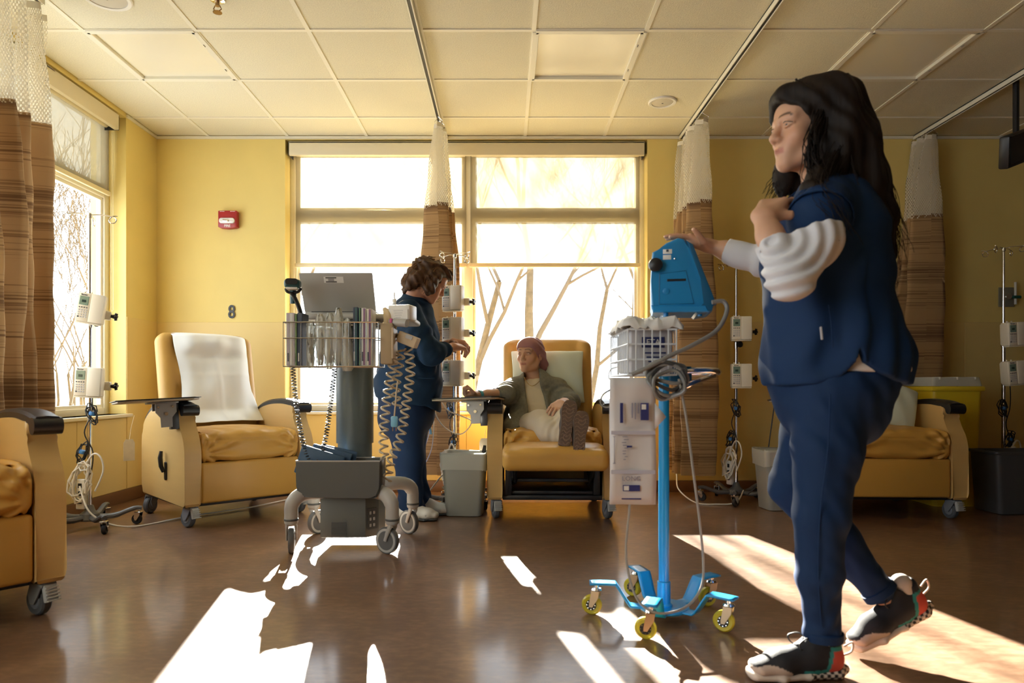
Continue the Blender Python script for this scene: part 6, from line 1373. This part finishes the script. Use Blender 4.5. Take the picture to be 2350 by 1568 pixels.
# ---------------------------------------------------------------- seated patient
def patient():
    Y = 4.70; HM = head_frame(P(1216, 815, Y), (-.50, -.86, .03)); hs = .98; L = lambda x, y, z: HM @ (Vector((x, y, z))*hs)
    neck = P(1226, 868, Y+.03); SR, SL = P(1172, 893, Y), P(1285, 893, Y+.02)   # her right arm is on our left
    ER, WR = P(1158, 905, 4.50), P(1095, 907, 4.36); EL, WL = P(1306, 925, 4.58), P(1287, 926, 4.33); parts = []
    S = head_sdf(HM, .0035, hs, neck, jaw=1.0); V, Q = S.mesh(); parts.append((relax_mesh(V, Q, 1), Q))
    H = hand_sdf(ER, WR, P(1062, 903, 4.32)-WR, (0, -.35, .9), -1, [(1.2, 1.25, .7), (1.25, 1.3, .7), (1.3, 1.3, .7), (1.35, 1.3, .7)], [(.7, .55, .55), (.85, -.2, .6), (.6, -.7, .4)], h=.0032, r_el=.042, r_wr=.026, start=ER.lerp(WR, .3)); V, Q = H.mesh(); parts.append((relax_mesh(V, Q, 1), Q))
    H = hand_sdf(EL, WL, P(1264, 944, 4.20)-WL, (-.2, .3, -.9), 1, [(.4, .4, .3)]*4, [(.7, .6, .2), (.9, .3, .3), (1, .1, .3)], h=.0035, r_el=.042, r_wr=.026, start=EL.lerp(WL, .3)); V, Q = H.mesh(); parts.append((relax_mesh(V, Q, 1), Q))
    B = SDF(*bounds([P(1140, 1020, 3.9), P(1350, 850, 5.0)], .08), .013); HP = P(1225, 985, 4.62)
    B.sect([(P(1228, 890, Y+.04), (.13, 0, 0), (0, .07, .02)), (P(1228, 930, Y+.02), (.15, 0, 0), (0, .10, 0)), (HP, (.16, 0, 0), (0, .10, 0))], .04); B.cone(SR, ER, .045, .036).cone(ER, ER.lerp(WR, .4), .036, .034).cone(SL, EL, .045, .036).cone(EL, EL.lerp(WL, .4), .036, .034)
    AR_, AL_ = P(1330, 1010, 4.02), P(1296, 985, 4.06)
    KR, KL = P(1248, 975, 4.26), P(1290, 965, 4.28)
    for k_, a_, hp in ((KR, AR_, P(1205, 985, 4.6)), (KL, AL_, P(1250, 985, 4.6))): B.cone(hp, k_, .075, .05).cone(k_, a_, .046, .03)
    B.cone(neck, P(1228, 895, Y+.04), .052, .07); V, Q = B.mesh(); parts.append((V, Q)); V, Q = joinm(parts)
    root = person_root('woman patient in mauve headscarf and grey cardigan seated with crossed feet', V, Q, skin_col(HM, (.64, .38, .25), hs, (.20, .12, .07), (.42, .16, .13), True)); eyes(HM, root, hs, (-.55, -1, .05), mat('eye_blue', (.07, .10, .12), .12))
    # cream shirt
    S = SDF(*bounds([P(1150, 1000, 4.4), P(1310, 850, 4.95)], .04), .007); S.sect([(P(1228, 896, Y+.03), (.10, 0, 0), (0, .060, .01)), (P(1228, 906, Y+.02), (.15, 0, 0), (0, .095, .02)), (P(1228, 940, Y-.01), (.16, 0, 0), (0, .120, 0)), (P(1225, 985, Y-.06), (.165, 0, 0), (0, .13, 0))], .03)
    S.cone(P(1224, 845, 4.66), P(1220, 880, 4.575), .062, .034, .01, 'sub'); S.disp(folds(.005, 26, 41)); S.build('shirt', mat('shirt_cream', (.74, .66, .50), .85, bump=.15, bscale=400, spec=.2), root)
    # necklace
    MB().tube(bez([P(1203, 866, 4.64), P(1211, 880, 4.60), P(1221, 886, 4.588), P(1233, 880, 4.60), P(1245, 866, 4.64)], 6), .0022, 6).build('necklace', mat('gold', (.55, .38, .15), .3, metal=1), root)
    # cardigan: two fronts, sleeves
    S = SDF(*bounds([P(1140, 1030, 4.2), P(1325, 850, 5.0)], .06), .007)
    S.sect([(P(1228, 876, Y+.05), (.105, 0, 0), (0, .075, .02)), (P(1228, 897, Y+.03), (.178, 0, 0), (0, .11, .02)), (P(1228, 940, Y), (.19, 0, 0), (0, .140, 0)), (P(1222, 985, Y-.05), (.20, 0, 0), (0, .15, 0)), (P(1215, 1005, Y-.08), (.205, 0, 0), (0, .13, 0))], .03)
    S.chain([P(1180, 895, Y), P(1166, 903, 4.60), ER, ER.lerp(WR, .22)], [.085, .07, .058, .050], .03); S.chain([P(1278, 895, Y+.01), P(1297, 915, 4.66), EL, EL.lerp(WL, .42)], [.085, .072, .062, .050], .03)
    S.chain([P(1185, 965, 4.54), P(1172, 985, 4.44), P(1178, 1003, 4.36)], [.07, .06, .035], .03)
    sl, (x, y, z) = S.win(S.lo, S.lo+S.n*S.h); pz = 885-(z-.82)/4.58*1585; cxp = np.interp(pz.ravel(), [850, 880, 930, 985, 1020], [1222, 1222, 1232, 1236, 1236])[None,None,:]; wp = np.interp(pz.ravel(), [850, 880, 930, 985, 1020], [17, 20, 21, 26, 34])[None,None,:]
    xx = (x/4.58*1585+1158-cxp); d = (np.abs(xx)-wp)/1585*4.58; d = np.maximum(d, y-4.72)+0*S.F[sl]; S.comb(sl, d, .006, 'sub')
    S.disp(folds(.007, 22, 51, (.2, 0, .4))); S.disp(sleeve_folds(EL, .005, 140, .22)); S.disp(sleeve_folds(ER, .005, 140, .2))
    for E, W, q in ((ER, WR, .22), (EL, WL, .42)): S.cone(E.lerp(W, q), W, .036, .036, .003, 'sub')
    S.build('cardigan', mat('cardigan_grey', (.22, .22, .18), .9, bump=.4, bscale=260, var=.25, vscale=60, spec=.15), root)
    # trousers
    S = SDF(*bounds([P(1180, 1020, 3.98), P(1345, 920, 4.75)], .06), .007)
    S.chain([P(1205, 985, 4.58), P(1240, 972, 4.32), P(1258, 990, 4.20), P(1302, 1008, 4.09)], [.10, .085, .074, .052], .03); S.chain([P(1262, 985, 4.60), P(1292, 958, 4.32), P(1300, 965, 4.20), P(1300, 978, 4.12)], [.10, .074, .062, .048], .03); S.ell(P(1228, 990, 4.60), (.17, .12, .09), .04)
    S.disp(folds(.006, 24, 61)); S.disp(sleeve_folds(P(1300, 1000, 4.10), .004, 130, .2)); S.build('trousers', mat('trousers_cream', (.58, .52, .42), .85, bump=.1, bscale=400, spec=.2), root)
    # shoes, soles towards us
    M_sh = mat('shoe_brown', (.10, .085, .075), .7); M_rib = mat('tread_brown', (.26, .17, .11), .6); M_so = mat('sole_brown', (.14, .088, .058), .6)
    def lying(c, up, nrm, s_=1.0):
        c = Vector(c); u = Vector(up).normalized(); n = Vector(nrm); n = (n-u*n.dot(u)).normalized(); r = u.cross(n); M = axes(r, u, n, c)
        o = bpy.data.objects.new('shoe', None); COL.objects.link(o); o.parent = root; o.matrix_world = M
        prof = [(-.13, .026), (-.11, .034), (-.05, .032), (0, .033), (.05, .042), (.09, .043), (.12, .034), (.135, .018)]
        out = [(w_+.004*math.sin(y*10), y) for y, w_ in prof]+[(-w_+.004*math.sin(y*10), y) for y, w_ in prof[::-1]]; pl = [(p.x, p.y) for p in bez([(a, b, 0) for a, b in out], 3, True)]
        MB().prism(pl, T((0, 0, -.008)), .020, .005, 2).build('sole', M_so, o)
        for k in range(11):
            y0 = -.115+.022*k; w_ = np.interp(y0, [p[0] for p in prof], [p[1] for p in prof])-.006
            MB().tube([(-w_+2*w_*j/8, y0+.008*math.sin(j*1.1), .0025) for j in range(9)], .0026, 5).build('tread_rib', M_rib, o)
        for q in (-1, 1):
            yc = .075*q; MB().tube([((.003+.0025*k)*math.cos(k*.7), yc+(.003+.0025*k)*math.sin(k*.7), .003) for k in range(11)], .0022, 5).build('tread_spiral', M_rib, o)
        S = SDF((-.07, -.16, -.14), (.07, .17, .01), .006); S.sect([((0, -.095, -.045), (.034, 0, 0), (0, 0, .048)), ((0, 0, -.05), (.036, 0, 0), (0, 0, .05)), ((0, .07, -.035), (.042, 0, 0), (0, 0, .032)), ((0, .11, -.028), (.034, 0, 0), (0, 0, .020))], .02); S.half((0, 0, -.010), (0, 0, 1)); S.build('upper', M_sh, o)
        return o
    lying(P(1302, 972, 3.93), (.14, .18, 1), (.05, -1, .22)); lying(P(1332, 998, 3.90), (.07, .18, 1), (.10, -1, .2))
    # headscarf
    S = SDF(*bounds([L(-.13, -.13, .14), L(.13, .17, -.16), L(.13, -.13, .14), L(-.13, .17, -.1)], .03), .004)
    S.ell(L(0, .022, .043), (.084, .102, .084), .02, M=HM); S.ell(L(0, -.042, .05), (.070, .058, .062), .03, M=HM); S.chain([L(.0, .10, -.03), L(.045, .105, -.07), L(.055, .085, -.13)], [.036, .030, .018], .02); S.chain([L(.06, .05, .0), L(.05, .095, -.05)], [.035, .035], .03)
    Mi = np.array(HM.inverted()); sl, (x, y, z) = S.win(S.lo, S.lo+S.n*S.h); lx, ly, lz = [(Mi[i][0]*x+Mi[i][1]*y+Mi[i][2]*z+Mi[i][3])/hs for i in range(3)]
    edge = (.046-.85*np.clip(ly+.080, 0, .10))-lz; S.comb(sl, np.where(ly < .035, edge, -.05)*.7, .004, 'and'); S.F[sl] += (.0022*np.sin(lz*150+ly*90+3*np.sin(lx*20))*ss(ly, -.06, .02)).astype(np.float32)
    S.build('headscarf', mat('scarf_mauve', (.36, .19, .20), .85, bump=.2, bscale=300, spec=.2), root)
    MB().lathe([(.030, -.010), (.031, 0), (.030, .010)], ER.lerp(WR, .90), WR-ER, 24).build('wristband', mat('band_blue', (.10, .42, .60), .4), root)
    return root
patient()
